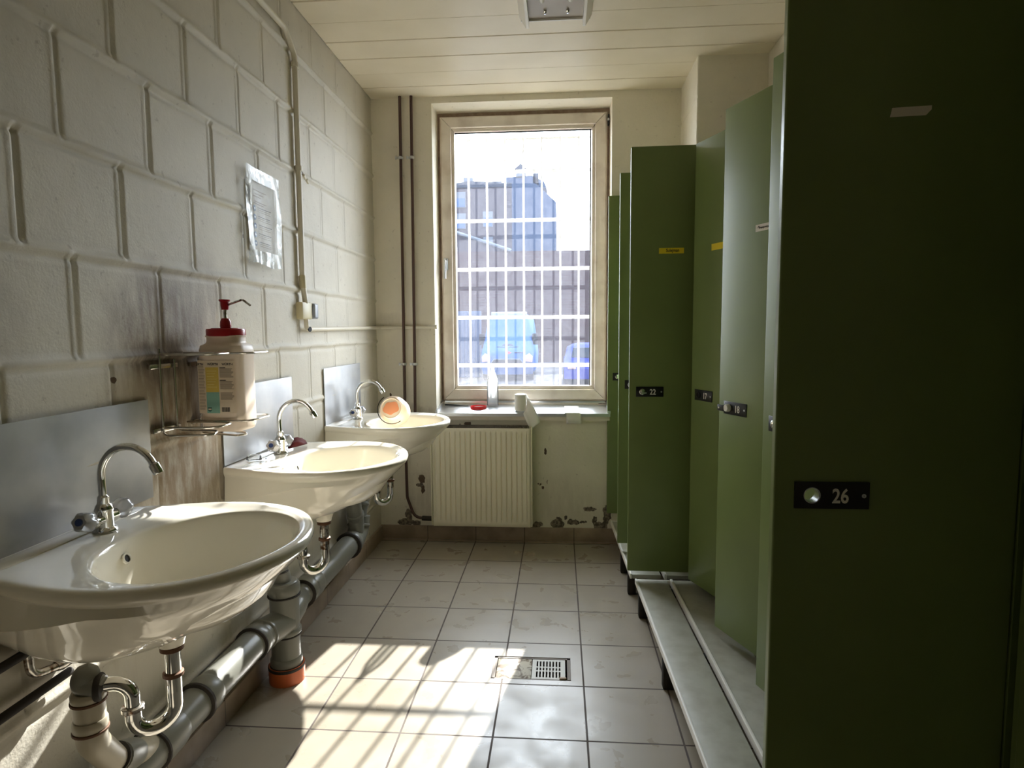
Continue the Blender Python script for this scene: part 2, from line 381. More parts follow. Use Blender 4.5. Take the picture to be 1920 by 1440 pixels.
def thing(name, label, cat, loc=(0, 0, 0), rz=0, group=None):
    o = bpy.data.objects.new(name, None); C.objects.link(o); o.location = loc; o.rotation_euler = (0, 0, rz)
    o.empty_display_size = .1
    return tag(o, label, cat, group)
def struct(o, **kw): return tag(o, kind='structure', **kw)
def copy_tree(o, parent=None):
    c = o.copy(); C.objects.link(c); c.parent = parent
    for ch in [x for x in bpy.data.objects if x.parent == o]: copy_tree(ch, c)
    return c
TXT = {}
def text_mesh(body, size=1, depth=0.0):
    key = (body, size, depth)
    if key in TXT: return TXT[key]
    cu = bpy.data.curves.new('lettering', 'FONT'); cu.body = body; cu.size = size; cu.extrude = depth; cu.resolution_u = 3
    cu.offset = .022*size
    ob = bpy.data.objects.new('lettering', cu); C.objects.link(ob)
    bpy.context.view_layer.update(); dg = bpy.context.evaluated_depsgraph_get()
    me = bpy.data.meshes.new_from_object(ob.evaluated_get(dg)); bpy.data.objects.remove(ob); bpy.data.curves.remove(cu)
    TXT[key] = me; return me
def frame_mtx(o, xd, yd):
    xd = Vector(xd).normalized(); yd = Vector(yd).normalized(); zd = xd.cross(yd)
    return Matrix(((xd.x, yd.x, zd.x, o[0]), (xd.y, yd.y, zd.y, o[1]), (xd.z, yd.z, zd.z, o[2]), (0, 0, 0, 1)))

WX, BY, CZ, RX, NY = -1.107, 3.696, 2.6475, 1.035, -3.2      # left wall, back wall, ceiling, right wall, wall behind the camera
EY = 4.12                                                     # outer face of the back wall

# ------------------------------------------------------------------ floor
b = MB()
# leave a hole for the floor drain
dx0, dx1, dy0, dy1 = -.255, .043, 2.186, 2.346
for x0, x1, y0, y1 in ((WX-.25, dx0, NY-.2, BY+.05), (dx1, RX+.2, NY-.2, BY+.05), (dx0, dx1, NY-.2, dy0), (dx0, dx1, dy1, BY+.05)):
    b.box(x0, x1, y0, y1, -.12, 0, M['floor'])
struct(b.build('floor'))

# ------------------------------------------------------------------ left wall of painted blocks (height field)
def left_wall():
    b = MB(); y0, y1, z0, z1 = .55, BY+.01, -.02, CZ+.06; st = .0075
    ny = int((y1-y0)/st); nz = int((z1-z0)/st)
    zc = [1.2276+.2448*i for i in range(-6, 8)]
    ph = {4: 2.498, 5: 2.498, 3: 2.025, 2: 1.523, 1: 1.339, 0: 1.35-.308+.176, -1: 1.35, -2: 1.452, -3: 1.29, -4: 1.44, -5: 1.30, -6: 1.46, -7: 1.3}
    ph = {5: 2.5, 4: 2.498, 3: 2.025, 2: 1.523, 1: 1.339, 0: 1.216, -1: 1.35, -2: 1.452, -3: 1.30, -4: 1.45, -5: 1.31}
    # row r lies between 1.472+.2448*(r) and the next: row 0 = 1.472..1.717
    def h(y, z):
        wob = .004*noise.noise(Vector((y*6, z*1.5, 1)))
        q = (z+wob-1.2276)/.2448; dz = abs(q-round(q))*.2448
        amp = .75+.5*noise.noise(Vector((y*9, round(q)*3.1, 5)))
        bead = math.exp(-(dz/.009)**2)*.0105*amp - math.exp(-((q-round(q))*.2448+.0165)**2/.00004)*.004
        r = math.floor(q)-1; pp = ph.get(r, 1.3)
        s = (y+wob-pp)/.3065; dy = (s-round(s))*.3065
        gw = .0055+.002*noise.noise(Vector((round(s)*7.7, r*3.3, 2)))
        groove = -.0065*math.exp(-(dy/gw)**4) + .004*math.exp(-((dy+.0105)/.004)**2)
        if dz < .008: groove *= dz/.008
        rough = .0005*noise.noise(Vector((y*22, z*22, 0)))+.0003*noise.noise(Vector((y*60, z*60, 3)))
        return bead+groove+rough
    m = M['wall_l']; V = []
    for i in range(ny+1):
        y = y0+(y1-y0)*i/ny
        V.append([b.bm.verts.new((WX+h(y, z0+(z1-z0)*j/nz), y, z0+(z1-z0)*j/nz)) for j in range(nz+1)])
    for i in range(ny):
        for j in range(nz): b.face([V[i][j], V[i+1][j], V[i+1][j+1], V[i][j+1]], m, True)
    b.box(WX-.25, WX, NY-.2, y0, -.02, CZ+.06, m)
    b.box(WX-.25, WX-.012, y0, EY, -.02, CZ+.06, m)
    return b
struct(left_wall().build('wall_left', sharp=None))

# ------------------------------------------------------------------ back wall with window opening
b = MB(); m = M['wall_b']
ox0, ox1, oz0, oz1 = -.745, .302, .785, 2.612
def rect_ring(b, X0, X1, Z0, Z1, x0, x1, z0, z1, ya, yb, m):
    b.box(X0, x0, ya, yb, Z0, Z1, m); b.box(x1, X1, ya, yb, Z0, Z1, m)
    b.box(x0, x1, ya, yb, Z0, z0, m); b.box(x0, x1, ya, yb, z1, Z1, m)
rect_ring(b, WX-.2, RX+.2, -.02, CZ+.06, ox0, ox1, oz0, oz1, BY, 3.90, m)
rect_ring(b, WX-.2, RX+.2, -.02, CZ+.06, -.725, .282, .85, 2.58, 3.90, 4.00, m)
rect_ring(b, WX-.2, RX+.2, -.8, CZ+.6, -.725, .202, .885, 2.58, 4.00, EY, m)
struct(b.build('wall_back'))
# right wall, boxed column under the ceiling, wall behind camera
b = MB(); b.box(RX, RX+.2, NY-.2, EY, -.02, CZ+.06, M['wall_r']); struct(b.build('wall_right'))
b = MB()
b.box(WX-.2, RX+.2, NY-.2, NY, -.02, CZ+.06, M['wall_r']); struct(b.build('wall_rear'))
def column():
    b = MB(); x0, y0 = .69, 3.278; z0, z1 = 2.14, CZ+.02; m = M['wall_r']
    def h(u, z):
        q = (z-1.2276)/.2448; dz = (q-round(q))*.2448
        return -.005*math.exp(-(dz/.006)**2)+.0022*noise.noise(Vector((u*18, z*18, 0)))+.0012*noise.noise(Vector((u*50, z*50, 0)))
    nz = 60; n1 = 42; n2 = 40; pts = []
    for i in range(n1+1): pts.append((x0, BY-(BY-y0)*i/n1, 0))
    for i in range(1, n2+1): pts.append((x0+(RX-x0)*i/n2, y0, 1))
    V = []
    for (x, y, k) in pts:
        col = []
        for j in range(nz+1):
            z = z0+(z1-z0)*j/nz; d = h(x+y*1.3, z)
            cx = x-(d if k == 0 else 0); cy = y-(d if k == 1 else 0)
            col.append(b.bm.verts.new((cx, cy, z)))
        V.append(col)
    for i in range(len(V)-1):
        for j in range(nz): b.face([V[i][j], V[i+1][j], V[i+1][j+1], V[i][j+1]], m, True)
    b.box(x0+.005, RX, y0+.005, BY, z0, z1, m)
    return b
struct(column().build('trim_1', sharp=None))
# skirting tiles
b = MB(); b.box(WX, RX, BY-.011, BY+.01, 0, .088, M['skirt'], .002); b.box(WX, .6, BY-.030, BY-.0, 0, .006, M['skirt'], .001)
struct(b.build('baseboard_back'))
b = MB(); b.box(WX-.01, WX+.013, NY, BY-.011, 0, .086, M['skirt'], .002); struct(b.build('baseboard_left'))
# ceiling boards running across, thin dark gaps
b = MB(); pj = [3.72-.185*i for i in range(0, 30)]
lx0, lx1, ly0, ly1 = -.165, .132, 1.62, 2.82
for i in range(len(pj)-1):
    y1, y0 = pj[i]-.0015, pj[i+1]+.0015
    if y0 < NY-.15: break
    z = CZ+.0012*math.sin(i*2.1)
    def plank(xa, xb, ya, yb):
        if yb-ya < .003: return
        b.prism([(ya+.0025, z), (yb-.0025, z), (yb, z+.003), (yb, z+.012), (ya, z+.012), (ya, z+.003)], 'x', xa, xb, M['ceil'])
    plank(WX+.004, RX-.002, y0, y1)
struct(b.build('ceiling'))
b = MB(); b.box(WX-.2, RX+.2, NY-.2, EY, CZ+.012, CZ+.05, M['rubber']); struct(b.build('trim_2'))

# ------------------------------------------------------------------ window
win = struct(bpy.data.objects.new('window_1', None)); C.objects.link(win); win.location = (-.22, 3.90, .82)
WO = win.location  # window and grille coordinates below were scaled about the camera to a deeper plane
# strip of brown sealant between the plaster reveal and the frame
b = MB()
rect_ring(b, -.7455, .3025, .80, 2.6125, -.731, .288, .835, 2.589, 3.875, 3.90, M['caulk'])
b.build('sealant_strip', win, WO)
def mitre_frame(b, x0, x1, z0, z1, wd, ya, yb, m, bev=.004):
    """rectangular profile frame with mitred corners"""
    o = [(x0, z0), (x1, z0), (x1, z1), (x0, z1)]; i = [(x0+wd, z0+wd), (x1-wd, z0+wd), (x1-wd, z1-wd), (x0+wd, z1-wd)]
    for k in range(4):
        q = (k+1) % 4; b.prism([o[k], o[q], i[q], i[k]], 'y', ya, yb, m, bev)
b = MB(); mitre_frame(b, -.731, .288, .847, 2.589, .056, 3.865, 3.93, M['pvcwhite'], .003)
b.build('window_frame', win, WO)
b = MB(); mitre_frame(b, -.7225, .279, .857, 2.581, .062, 3.848, 3.90, M['pvcwhite'], .005); mitre_frame(b, -.671, .228, .912, 2.528, .031, 3.865, 3.915, M['pvcwhite'], .008)
sash = b.build('sash', win, WO)
b = MB(); mitre_frame(b, -.6465, .193, .934, 2.500, .007, 3.880, 3.898, M['gasket'], .001); b.build('gasket', sash, WO)
b = MB(); b.box(-.6445, .190, 3.898, 3.902, .937, 2.497, M['glass']); b.build('glass_pane', win, WO)
b = MB(); b.box(-.711, -.687, 3.828, 3.850, 1.660, 1.736, M['alu'], .005); b.tube(arc_path([(-.699, 3.842, 1.715), (-.699, 3.805, 1.715), (-.701, 3.803, 1.608)], .015), .008, M['alu'], 10)
b.build('window_handle', win, WO)
b = MB(); b.box(.289, .298, 3.835, 3.865, 2.505, 2.566, M['gasket'], .003); b.lathe([(0, 0), (.007, 0), (.007, .02), (0, .02)], M['alu'], (.292, 3.833, 2.535), (0, 1, 0), 12); b.build('hinge', win, WO)
# sill plate, sloping, with front nose and end rails
b = MB()
b.prism([(3.655, .776), (3.655, .794), (3.660, .797), (3.885, .832), (3.885, .818), (3.668, .784), (3.668, .776)], 'x', -.742, .300, M['alu'])
b.prism([(3.664, .752), (3.664, .780), (3.72, .788), (3.72, .752)], 'x', -.738, .297, M['pvcwhite'])
b.build('window_sill', win, WO)
b = MB(); b.prism([(3.655, .795), (3.885, .832), (3.885, .850), (3.655, .810)], 'x', -.745, -.731, M['alu']); b.build('sill_end_rail', win, WO)
b = MB(); b.prism([(3.655, .795), (3.885, .832), (3.885, .850), (3.655, .810)], 'x', .288, .302, M['alu']); b.box(.24, .290, 3.842, 3.850, .840, .844, M['gasket']); b.box(.24, .290, 3.842, 3.850, .831, .835, M['gasket']); b.build('sill_end_rail', win, WO)
b = MB(); b.box(-.735, .290, 3.842, 3.875, .824, .842, M['pvcwhite'], .004); b.box(-.72, .28, 3.838, 3.845, .838, .848, M['alu']); b.build('weather_bar', win, WO)

# outside grille
gr = thing('window_grille', 'white painted welded steel bar grille fixed outside the window', 'grille', (-.25, 4.11, .72)); GO = gr.location
for i in range(8):
    x = -.710+.1194*i
    b = MB(); b.box(x-.006, x+.006, 4.105, 4.117, .72, 2.53, M['grille'], .001); b.build('upright_bar', gr, GO)
for z in (.741, 1.056, 1.374, 1.690, 2.005, 2.316, 2.521):
    b = MB(); hh = .0115 if z < 2.4 else .006; b.box(-.78, .255, 4.113, 4.121, z-hh, z+hh, M['grille'], .001); b.build('cross_rail', gr, GO)
for x in (-.775, .25):
    b = MB(); b.box(x-.008, x+.008, 4.105, 4.119, .72, 2.53, M['grille'], .001); b.build('frame_post', gr, GO)

# ------------------------------------------------------------------ radiator
ra = thing('radiator', 'cream ribbed steel panel radiator under the window', 'radiator', (-.47, 3.64, .10)); RO = ra.location
def radiator_panel():
    b = MB(); x0, x1, z0, z1, y = -.758, -.171, .115, .712, 3.600; m = M['radiator']
    nr = 18; zs = [z0, z0+.004, .142, .150, .158]+[.165+.507*i/6 for i in range(7)]+[.679, .687, .695, z1-.004, z1]
    xs = []; per = 12; mx = .018
    xs = [x0, x0+.004]+[x0+mx+(x1-x0-2*mx)*i/(nr*per) for i in range(nr*per+1)]+[x1-.004, x1]
    def d(x, z):
        e = 0
        if x <= x0 or x >= x1 or z <= z0 or z >= z1: e = .004
        u = (x-x0-mx)/(x1-x0-2*mx)*nr
        if 0 < u < nr and .146 < z < .690:
            t = u % 1; g = max(0, 1-abs(t-.5)/.44)      # raised rib
            g = min(1, g*4.5); f = min(1, (z-.146)/.014, (.690-z)/.014)
            e -= 0
            return y+e+.010*(1-g)*max(0, f)
        return y+e
    b.grid(lambda i, j: (xs[i], d(xs[i], zs[j]), zs[j]), m, len(xs), len(zs), True)
    b.box(x0+.001, x1-.001, y+.012, y+.020, z0+.002, z1-.002, m)
    b.box(x0, x1, y+.0035, y+.012, z0, z0+.003, m); b.box(x0, x1, y+.0035, y+.012, z1-.003, z1, m)
    b.box(x0, x0+.003, y+.0035, y+.012, z0, z1, m); b.box(x1-.003, x1, y+.0035, y+.012, z0, z1, m)
    return b
radiator_panel().build('front_panel', ra, RO, sharp=55)
b = MB(); b.box(-.770, -.762, 3.603, 3.675, .118, .716, M['radiator'], .002); b.build('side_panel', ra, RO)
b = MB(); b.box(-.168, -.160, 3.603, 3.675, .118, .716, M['radiator'], .002); b.build('side_panel', ra, RO)
b = MB(); b.box(-.755, -.175, 3.645, 3.672, .125, .700, M['radiator'], .003); b.build('rear_panel', ra, RO)
b = MB(); b.box(-.760, -.170, 3.606, 3.672, .706, .712, M['radiator'])
for i in range(72):
    x = -.757+.00805*i; b.box(x, x+.0042, 3.604, 3.672, .711, .7225, M['radtop'])
b.build('top_grille', ra, RO)

# ------------------------------------------------------------------ heating pipes
def pipe_thing(name, label, cat, base, segs, parts=()):
    t = thing(name, label, cat, base, 0, 'heating pipes in the corner')
    for nm, pts, r, m, rr in segs:
        b = MB(); b.tube(arc_path(pts, rr), r, m, 14); b.build(nm, t, base)
    for nm, fn in parts:
        b = MB(); fn(b); b.build(nm, t, base)
    return t
def clamp(x, y, z):
    def f(b):
        b.tube([(x, y, z-.008), (x, y, z-.004), (x, y, z+.004), (x, y, z+.008)], [.012, .0165, .0165, .012], M['alu'], 16)
        b.box(x-.028, x+.010, y-.004, y+.005, z-.005, z+.005, M['alu'], .001); b.box(x-.030, x-.022, y-.008, y+.008, z-.008, z+.008, M['alu'], .001); b.box(x-.004, x+.004, y+.008, BY, z-.004, z+.004, M['alu'])
    return f
pipe_thing('heating_pipe', 'left brown heating pipe running down the corner to the radiator foot', 'pipe', (-.93, 3.67, .12),
    [('pipe_run', [(-.925, 3.668, 2.66), (-.935, 3.668, .56), (-.932, 3.668, .27), (-.885, 3.655, .15), (-.80, 3.645, .148), (-.745, 3.640, .148)], .0085, M['brownpipe'], .07),
     ('valve', [(-.835, 3.648, .148), (-.82, 3.646, .148), (-.79, 3.643, .148), (-.768, 3.641, .148)], .0145, M['blackpipe'], .001)],
    [('pipe_clamp', clamp(-.929, 3.668, 2.300)), ('pipe_clamp', clamp(-.934, 3.668, 1.09))])
pipe_thing('heating_pipe', 'right brown heating pipe running down beside the window to the sill', 'pipe', (-.865, 3.67, .75),
    [('pipe_run', [(-.858, 3.668, 2.66), (-.869, 3.668, 1.0), (-.872, 3.668, .80), (-.86, 3.672, .765), (-.74, 3.676, .76), (-.715, 3.676, .755)], .0085, M['brownpipe'], .03)],
    [('pipe_clamp', clamp(-.862, 3.668, 2.300)), ('pipe_clamp', clamp(-.867, 3.668, 1.09))])

# ------------------------------------------------------------------ electrical conduit and box
cd = thing('conduit', 'cream painted cable conduit climbing the block wall and crossing to the window', 'conduit', (WX+.014, 2.58, 1.41)); CO = cd.location
b = MB(); b.tube(arc_path([(WX+.016, 1.2, 2.497), (WX+.016, 2.50, 2.497), (WX+.016, 2.590, 2.43), (WX+.016, 2.590, 1.50), (WX+.022, 2.600, 1.41)], .05), .0115, M['conduit'], 14); b.build('riser_pipe', cd, CO)
b = MB(); b.tube([(WX+.016, 2.590, 1.53), (WX+.016, 2.590, 1.525), (WX+.016, 2.592, 1.475)], [.012, .0145, .0145], M['socketcream'], 14); b.build('coupling', cd, CO)
for z in (2.39, 1.972):
    b = MB(); b.tube([(WX+.016, 2.590, z-.010), (WX+.016, 2.590, z+.010)], .0155, M['conduit'], 14); b.box(WX, WX+.022, 2.602, 2.618, z-.010, z+.006, M['conduit'], .002); b.build('pipe_clip', cd, CO)
b = MB()
for i in range(3): b.tube([(WX+.02, 2.60+.03*i, 1.966-.012*i), (WX+.018, 2.622+.03*i, 1.957-.012*i)], .006, M['radtop'] if i == 0 else M['conduit'], 8)
b.build('cable_stub', cd, CO)
b = MB(); b.tube(arc_path([(WX+.022, 2.600, 1.345), (WX+.022, 2.602, 1.302), (WX+.016, 2.66, 1.300), (WX+.016, 3.66, 1.309), (WX+.03, 3.679, 1.309), (-.745, 3.679, 1.312)], .02), .010, M['conduit'], 12); b.build('cross_pipe', cd, CO)
b = MB(); b.tube([(-.755, 3.679, 1.312), (-.730, 3.679, 1.312)], .0135, M['conduit'], 12); b.build('end_cap', cd, CO)
b = MB(); b.lathe([(0, 0), (.011, 0), (.011, .004), (0, .004)], M['ink'], (WX+.030, 2.612, 1.300), (1, -.3, 0), 12); b.build('elbow_plug', cd, CO)
sb = thing('junction_box', 'small cream box with grey switch front on the block wall conduit', 'junction box', (WX, 2.61, 1.34))
b = MB(); b.box(WX-.002, WX+.030, 2.550, 2.652, 1.343, 1.415, M['socketcream'], .006); b.build('box_body', sb, sb.location)
b = MB(); b.box(WX+.006, WX+.040, 2.652, 2.700, 1.345, 1.413, M['socketgrey'], .009, 3); b.build('switch_front', sb, sb.location)

# ------------------------------------------------------------------ ceiling lamp
la = thing('ceiling_lamp', 'white ceiling light housing with dull grey reflector and open bottom', 'lamp', (-.018, 2.22, CZ)); LO = la.location
b = MB()
b.prism([(-.165, CZ), (-.172, CZ-.012), (-.142, CZ-.058), (-.130, CZ-.058), (-.130, CZ)], 'y', ly0, 2.800, M['white'])
b.prism([(.132, CZ), (.139, CZ-.012), (.112, CZ-.058), (.100, CZ-.058), (.100, CZ)], 'y', ly0, 2.800, M['white'])
b.box(-.165, .132, 2.795, 2.803, CZ-.030, CZ, M['white']); b.box(-.165, .132, ly0-.008, ly0, CZ-.03, CZ, M['white']); b.build('housing', la, LO)
b = MB(); b.box(-.131, .101, ly0, 2.796, CZ-.022, CZ-.012, M['lampgrey']); b.build('reflector', la, LO)
for x in (-.06, .035):
    b = MB(); b.lathe([(0, 0), (.006, 0), (.008, .006), (.004, .010), (.004, .014), (0, .014)], M['chrome'], (x, 2.73, CZ-.022), (0, 0, -1), 12); b.build('screw_knob', la, LO)
for x in (-.07, .045):
    b = MB(); b.tube([(x, ly0+.05, CZ-.038), (x, 2.62, CZ-.038)], .009, M['white'], 12); b.build('tube', la, LO)

# ------------------------------------------------------------------ floor drain
dr = thing('floor_drain', 'rectangular steel floor drain with slotted grate let into the tiles', 'drain', (-.105, 2.266, 0)); DO = dr.location
M['dwall'] = M['rubber']
dirtsteel = mat('stained_cement_plate', srgb(200, 192, 172), .6); k = NT(dirtsteel)
k.color(k.mix(k.ramp(k.noise(k.pos(), 22, 5, .6, 1.2), .48, .60), srgb(196, 188, 168), srgb(104, 84, 60)))
b = MB(); rect = ((dx0, dx0+.014, dy0, dy1), (dx1-.014, dx1, dy0, dy1), (dx0, dx1, dy0, dy0+.010), (dx0, dx1, dy1-.010, dy1))
for q in rect: b.box(q[0]+.0005, q[1]-.0005, q[2]+.0005, q[3]-.0005, -.06, -.002, mat('brown_drain_rim', srgb(112, 98, 82), .6) if 'brown_drain_rim' not in bpy.data.materials else bpy.data.materials['brown_drain_rim'])
b.box(dx0+.012, dx1-.012, dy0+.008, dy1-.008, -.075, -.06, M['rubber']); b.build('drain_frame', dr, DO)
b = MB(); b.box(dx0+.016, -.106, dy0+.012, dy1-.012, -.02, -.003, dirtsteel, .001); b.build('cover_plate', dr, DO)
def grate():
    b = MB(); x0, x1, y0, y1 = -.104, .022, dy0+.012, dy1-.012; m = M['alu2']
    ns = 8; sx0, sx1 = x0+.016, x1-.012; p = (sx1-sx0)/ns; sw = p*.5
    ys = [y0, y0+.012, y0+.052, y0+.060, y0+.078, y0+.086, y1-.012, y1]
    for k in range(0, 7, 2): b.box(x0, x1, ys[k], ys[k+1], -.007, -.003, m)
    for k in range(1, 7, 2):
        b.box(x0, sx0, ys[k], ys[k+1], -.007, -.003, m); b.box(sx1, x1, ys[k], ys[k+1], -.007, -.003, m)
        for i in range(ns):
            if i < ns-1: b.box(sx0+p*i+sw, sx0+p*(i+1), ys[k], ys[k+1], -.007, -.003, m)
            else: b.box(sx0+p*i+sw, sx1, ys[k], ys[k+1], -.007, -.003, m)
    return b
M['alu2'] = mat('dull_steel_grate', srgb(150, 147, 138), .5, .3)
grate().build('slotted_grate', dr, DO)
b = MB(); b.box(0, .026, 2.194, 2.206, -.003, .004, mat('small_beige_chip', srgb(176, 150, 124), .6), .003); tag(b.build('stone_chip', None), 'small beige chip lying on the near corner of the drain grate', 'chip')

# ------------------------------------------------------------------ washbasins
PROF = [(0, .222), (.03, .232), (.07, .246), (.12, .262), (.17, .276), (.22, .286), (.27, .290), (.32, .287), (.37, .276), (.42, .254), (.46, .224), (.50, .176), (.53, .118), (.548, .06), (.555, 0)]
def outline(n=28):
    """half outline from back corner to front tip, resampled; returns [(x, w)]"""
    P = []
    for i in range(len(PROF)-1):
        for k in range(6):
            t = k/6; P.append((PROF[i][0]*(1-t)+PROF[i+1][0]*t, PROF[i][1]*(1-t)+PROF[i+1][1]*t))
    P.append(PROF[-1])
    for _ in range(6):
        Q = P[:]
        for i in range(1, len(P)-1): Q[i] = ((P[i-1][0]+2*P[i][0]+P[i+1][0])/4, (P[i-1][1]+2*P[i][1]+P[i+1][1])/4)
        P = Q
    L = [0]
    for i in range(1, len(P)): L.append(L[-1]+math.dist(P[i], P[i-1]))
    out = []
    for k in range(n+1):
        t = L[-1]*k/n; i = max(1, next((j for j in range(len(L)) if L[j] >= t-1e-9), len(L)-1)); s = (t-L[i-1])/max(1e-9, L[i]-L[i-1])
        out.append((P[i-1][0]*(1-s)+P[i][0]*s, P[i-1][1]*(1-s)+P[i][1]*s))
    out[-1] = (.555, 0); return out
def basin_mesh():
    b = MB(); m = M['ceramic']; H = outline(28); nb = 9
    ring0 = [(x, w) for x, w in H]+[(x, -w) for x, w in H[-2::-1]]            # y from +w round the tip to -w
    back = [(0, -.222+.444*(k+1)/(nb+1)) for k in range(nb)]
    base = ring0+back; N = len(base)
    ic = (.325, 0); 
    def inner(k, s):       # bowl opening curve: ellipse, angle matched to the outer outline
        x, y = base[k]; a = math.atan2(y/.29, (x-.30)/.25)
        return (.330+.190*s*math.cos(a), .224*s*math.sin(a))
    rings = []
    def ring(fn): rings.append([b.bm.verts.new(fn(k)) for k in range(N)])
    def outer(k, sx, sy, z, infl=0):
        x, y = base[k]; return (max(0, x*sx), y*sy, z)
    def inset(k, d, z):
        x, y = base[k]; a = Vector((x-.26, y)); L = a.length; a = a*(1-d/L)
        X = a.x+.26
        if x < .001: X = 0
        return (X, a.y, z)
    # underside, from bottom up
    def under(t):          # t 0 bottom .. 1 rim
        def fn(k):
            x, y = base[k]; s = .40+.555*t; zr = .735+.065*min(1, x/.30)
            u = max(0, (s-.40)/.555); p = 1.35+.4*min(1, x/.12)
            return (x*s, y*(s if t < 1 else 1)*(1.0 if x > .02 else 1.0), .630+(zr-.630)*u**p)
        return fn
        def fn0(k):
            x, y = base[k]; zt = .818; zb = .630
            # side factor : at the wall the apron stays tall and steep
            f = t**.62; g = 1-(1-t)**1.7
            sx = .52+.45*(.35*f+.65*g); sy = .50+.45*f
            z = zb+(zt-zb)*t
            # underside rises toward the front and toward the back corners
            X = x*sx; rise = .0
            lift = (1-t)*(.085*max(0, (.26-x)/.26)**1.0*(abs(y)/.25)) 
            return (X, y*sy, z+lift)
        return fn
    cen = b.bm.verts.new((.06, 0, .629))
    rings.append([b.bm.verts.new((base[k][0]*.2, base[k][1]*.2, .629)) for k in range(N)])
    for t in (0, .1, .22, .36, .5, .64, .78, .9, 1.0): ring(under(t))
    ring(lambda k: inset(k, .011, .815)); ring(lambda k: inset(k, .004, .822)); ring(lambda k: inset(k, 0, .829)); ring(lambda k: inset(k, 0, .838)); ring(lambda k: inset(k, .003, .8445)); ring(lambda k: inset(k, .010, .8475)); ring(lambda k: inset(k, .018, .8475))
    def blend(k, s, z, zi):
        a = Vector(inset(k, .022, z)); i = Vector((*inner(k, 1.0), zi)); p = a.lerp(i, s); return p
    for s, z in ((.12, .8465), (.4, .844), (.75, .8415), (.93, .840)):
        rings.append([b.bm.verts.new((lambda v: (v.x, v.y, z))(blend(k, s, z, z))) for k in range(N)])
    for sc, z in ((1.0, .838), (.975, .833), (.955, .822), (.93, .80), (.88, .765), (.80, .728), (.66, .696), (.45, .675), (.22, .667), (.085, .664)):
        cx = .0
        rings.append([b.bm.verts.new((lambda q: (q[0]-(.330-.245)*(1-sc)*.95, q[1], z))(inner(k, sc))) for k in range(N)])
    for A, B in zip(rings, rings[1:]):
        for k in range(N): b.face([A[k], A[(k+1) % N], B[(k+1) % N], B[k]], m, True)
    for k in range(N): b.face([cen, rings[0][(k+1) % N], rings[0][k]], m, True)
    return b, rings
def washbasin(yc, label):
    t = thing('washbasin', label, 'washbasin', (WX+.0085, yc, 0), 0, 'washbasins along the block wall')
    b, rings = basin_mesh(); bo = b.build('basin', t, sharp=60)
    b = MB(); b.lathe([(0, 0), (.020, 0), (.0235, .001), (.0235, .004), (0, .003)], M['chrome'], (.247, 0, .662), (0, 0, 1), 20); b.build('plug_rim', bo)
    b = MB(); b.lathe([(.0125, .0), (.0125, .004), (.0085, .004), (.0085, -.006)], M['ceramic'], (.1515, 0, .797), (.93, 0, .35), 20); b.lathe([(0, .002), (.0088, .002)], M['ink'], (.1515, 0, .797), (.93, 0, .35), 20); b.build('overflow_hole', bo)
    b = MB(); b.box(.0, .05, -.22, .22, .838, .8475, M['ceramic'], .004); b.build('back_ledge', bo)
    # tap
    fy = .045; fx = .072
    b = MB()
    b.lathe([(0, 0), (.024, 0), (.026, .003), (.024, .008), (.019, .012), (.018, .045), (.020, .05), (.016, .062), (.0105, .066), (.0095, .075), (0, .075)], M['chrome'], (fx, fy, .843), n=24)
    b.tube([(fx, fy-.030, .872), (fx, fy+.030, .872)], .0135, M['chrome'], 16)
    b.tube([(fx, fy-.045, .879), (fx, fy-.028, .871)], [.0125, .014], M['chrome'], 16)
    tp = b.build('tap', t)
    pts = [(fx, fy, .905), (fx-.002, fy, .96)]; R = .066
    for i in range(1, 15):
        a = PI-(PI*.86)*i/14; pts.append((fx-.002+R+R*math.cos(a), fy, .968+R*1.05*math.sin(a)))
    e = Vector(pts[-1]); dd = (Vector(pts[-1])-Vector(pts[-2])).normalized()
    b = MB(); b.tube(pts, .0082, M['chrome'], 14); b.tube([e-dd*.002, e, e+dd*.020, e+dd*.024], [.009, .0115, .0115, .0095], M['chrome'], 16)
    b.tube([(fx, fy, .902), (fx, fy, .908), (fx, fy, .922), (fx, fy, .926)], [.012, .0125, .0125, .009], M['chrome'], 16); b.build('spout', tp)
    for sgn in (-1, 1):
        b = MB(); o = Vector((fx, fy+sgn*.036, .875)); d = Vector((0, sgn, .28)).normalized(); u, v = orth(d); n = 36; prof = [(0, 0), (.55, 0), (.8, .004), (1, .012), (1, .026), (.9, .036), (.72, .040), (0, .040)]
        V = []
        for r, tt in prof:
            V.append([b.bm.verts.new(o+d*tt+(u*math.cos(2*PI*j/n)+v*math.sin(2*PI*j/n))*(r*.0215*(1+.09*math.cos(6*2*PI*j/n)*(1 if r > .5 else 0)))) for j in range(n)])
        for A, B in zip(V[1:-1], V[2:-1]):
            for j in range(n): b.face([A[j], A[(j+1) % n], B[(j+1) % n], B[j]], M['knob'], True)
        b.face(V[1], M['chrome']); b.face(V[-2][::-1], M['chrome'])
        b.lathe([(0, 0), (.008, 0), (.008, .002), (0, .002)], M['blue'] if sgn < 0 else M['red'], o+d*.040, d, 16)
        b.tube([o-d*.01, o+d*.006], .010, M['chrome'], 14)
        b.build('handle', tp)
    # trap
    b = MB(); dx = .245
    b.lathe([(0, .034), (.036, .034), (.036, .026), (.030, .012), (.027, 0), (0, 0)], M['ceramic'], (dx, 0, .606), n=24); 
    b.build('drain_cup', t)
    b = MB(); b.tube([(dx, 0, .606), (dx, 0, .50)], .0165, M['chrome'] if yc < 2 else M['chrome_worn'], 18)
    b.build('drain_pipe', t)
    b = MB(); pts = arc_path([(dx, 0, .555), (dx, 0, .455), (dx-.035, -.037, .425), (dx-.072, -.076, .452), (dx-.072, -.076, .500)], .05, 10)
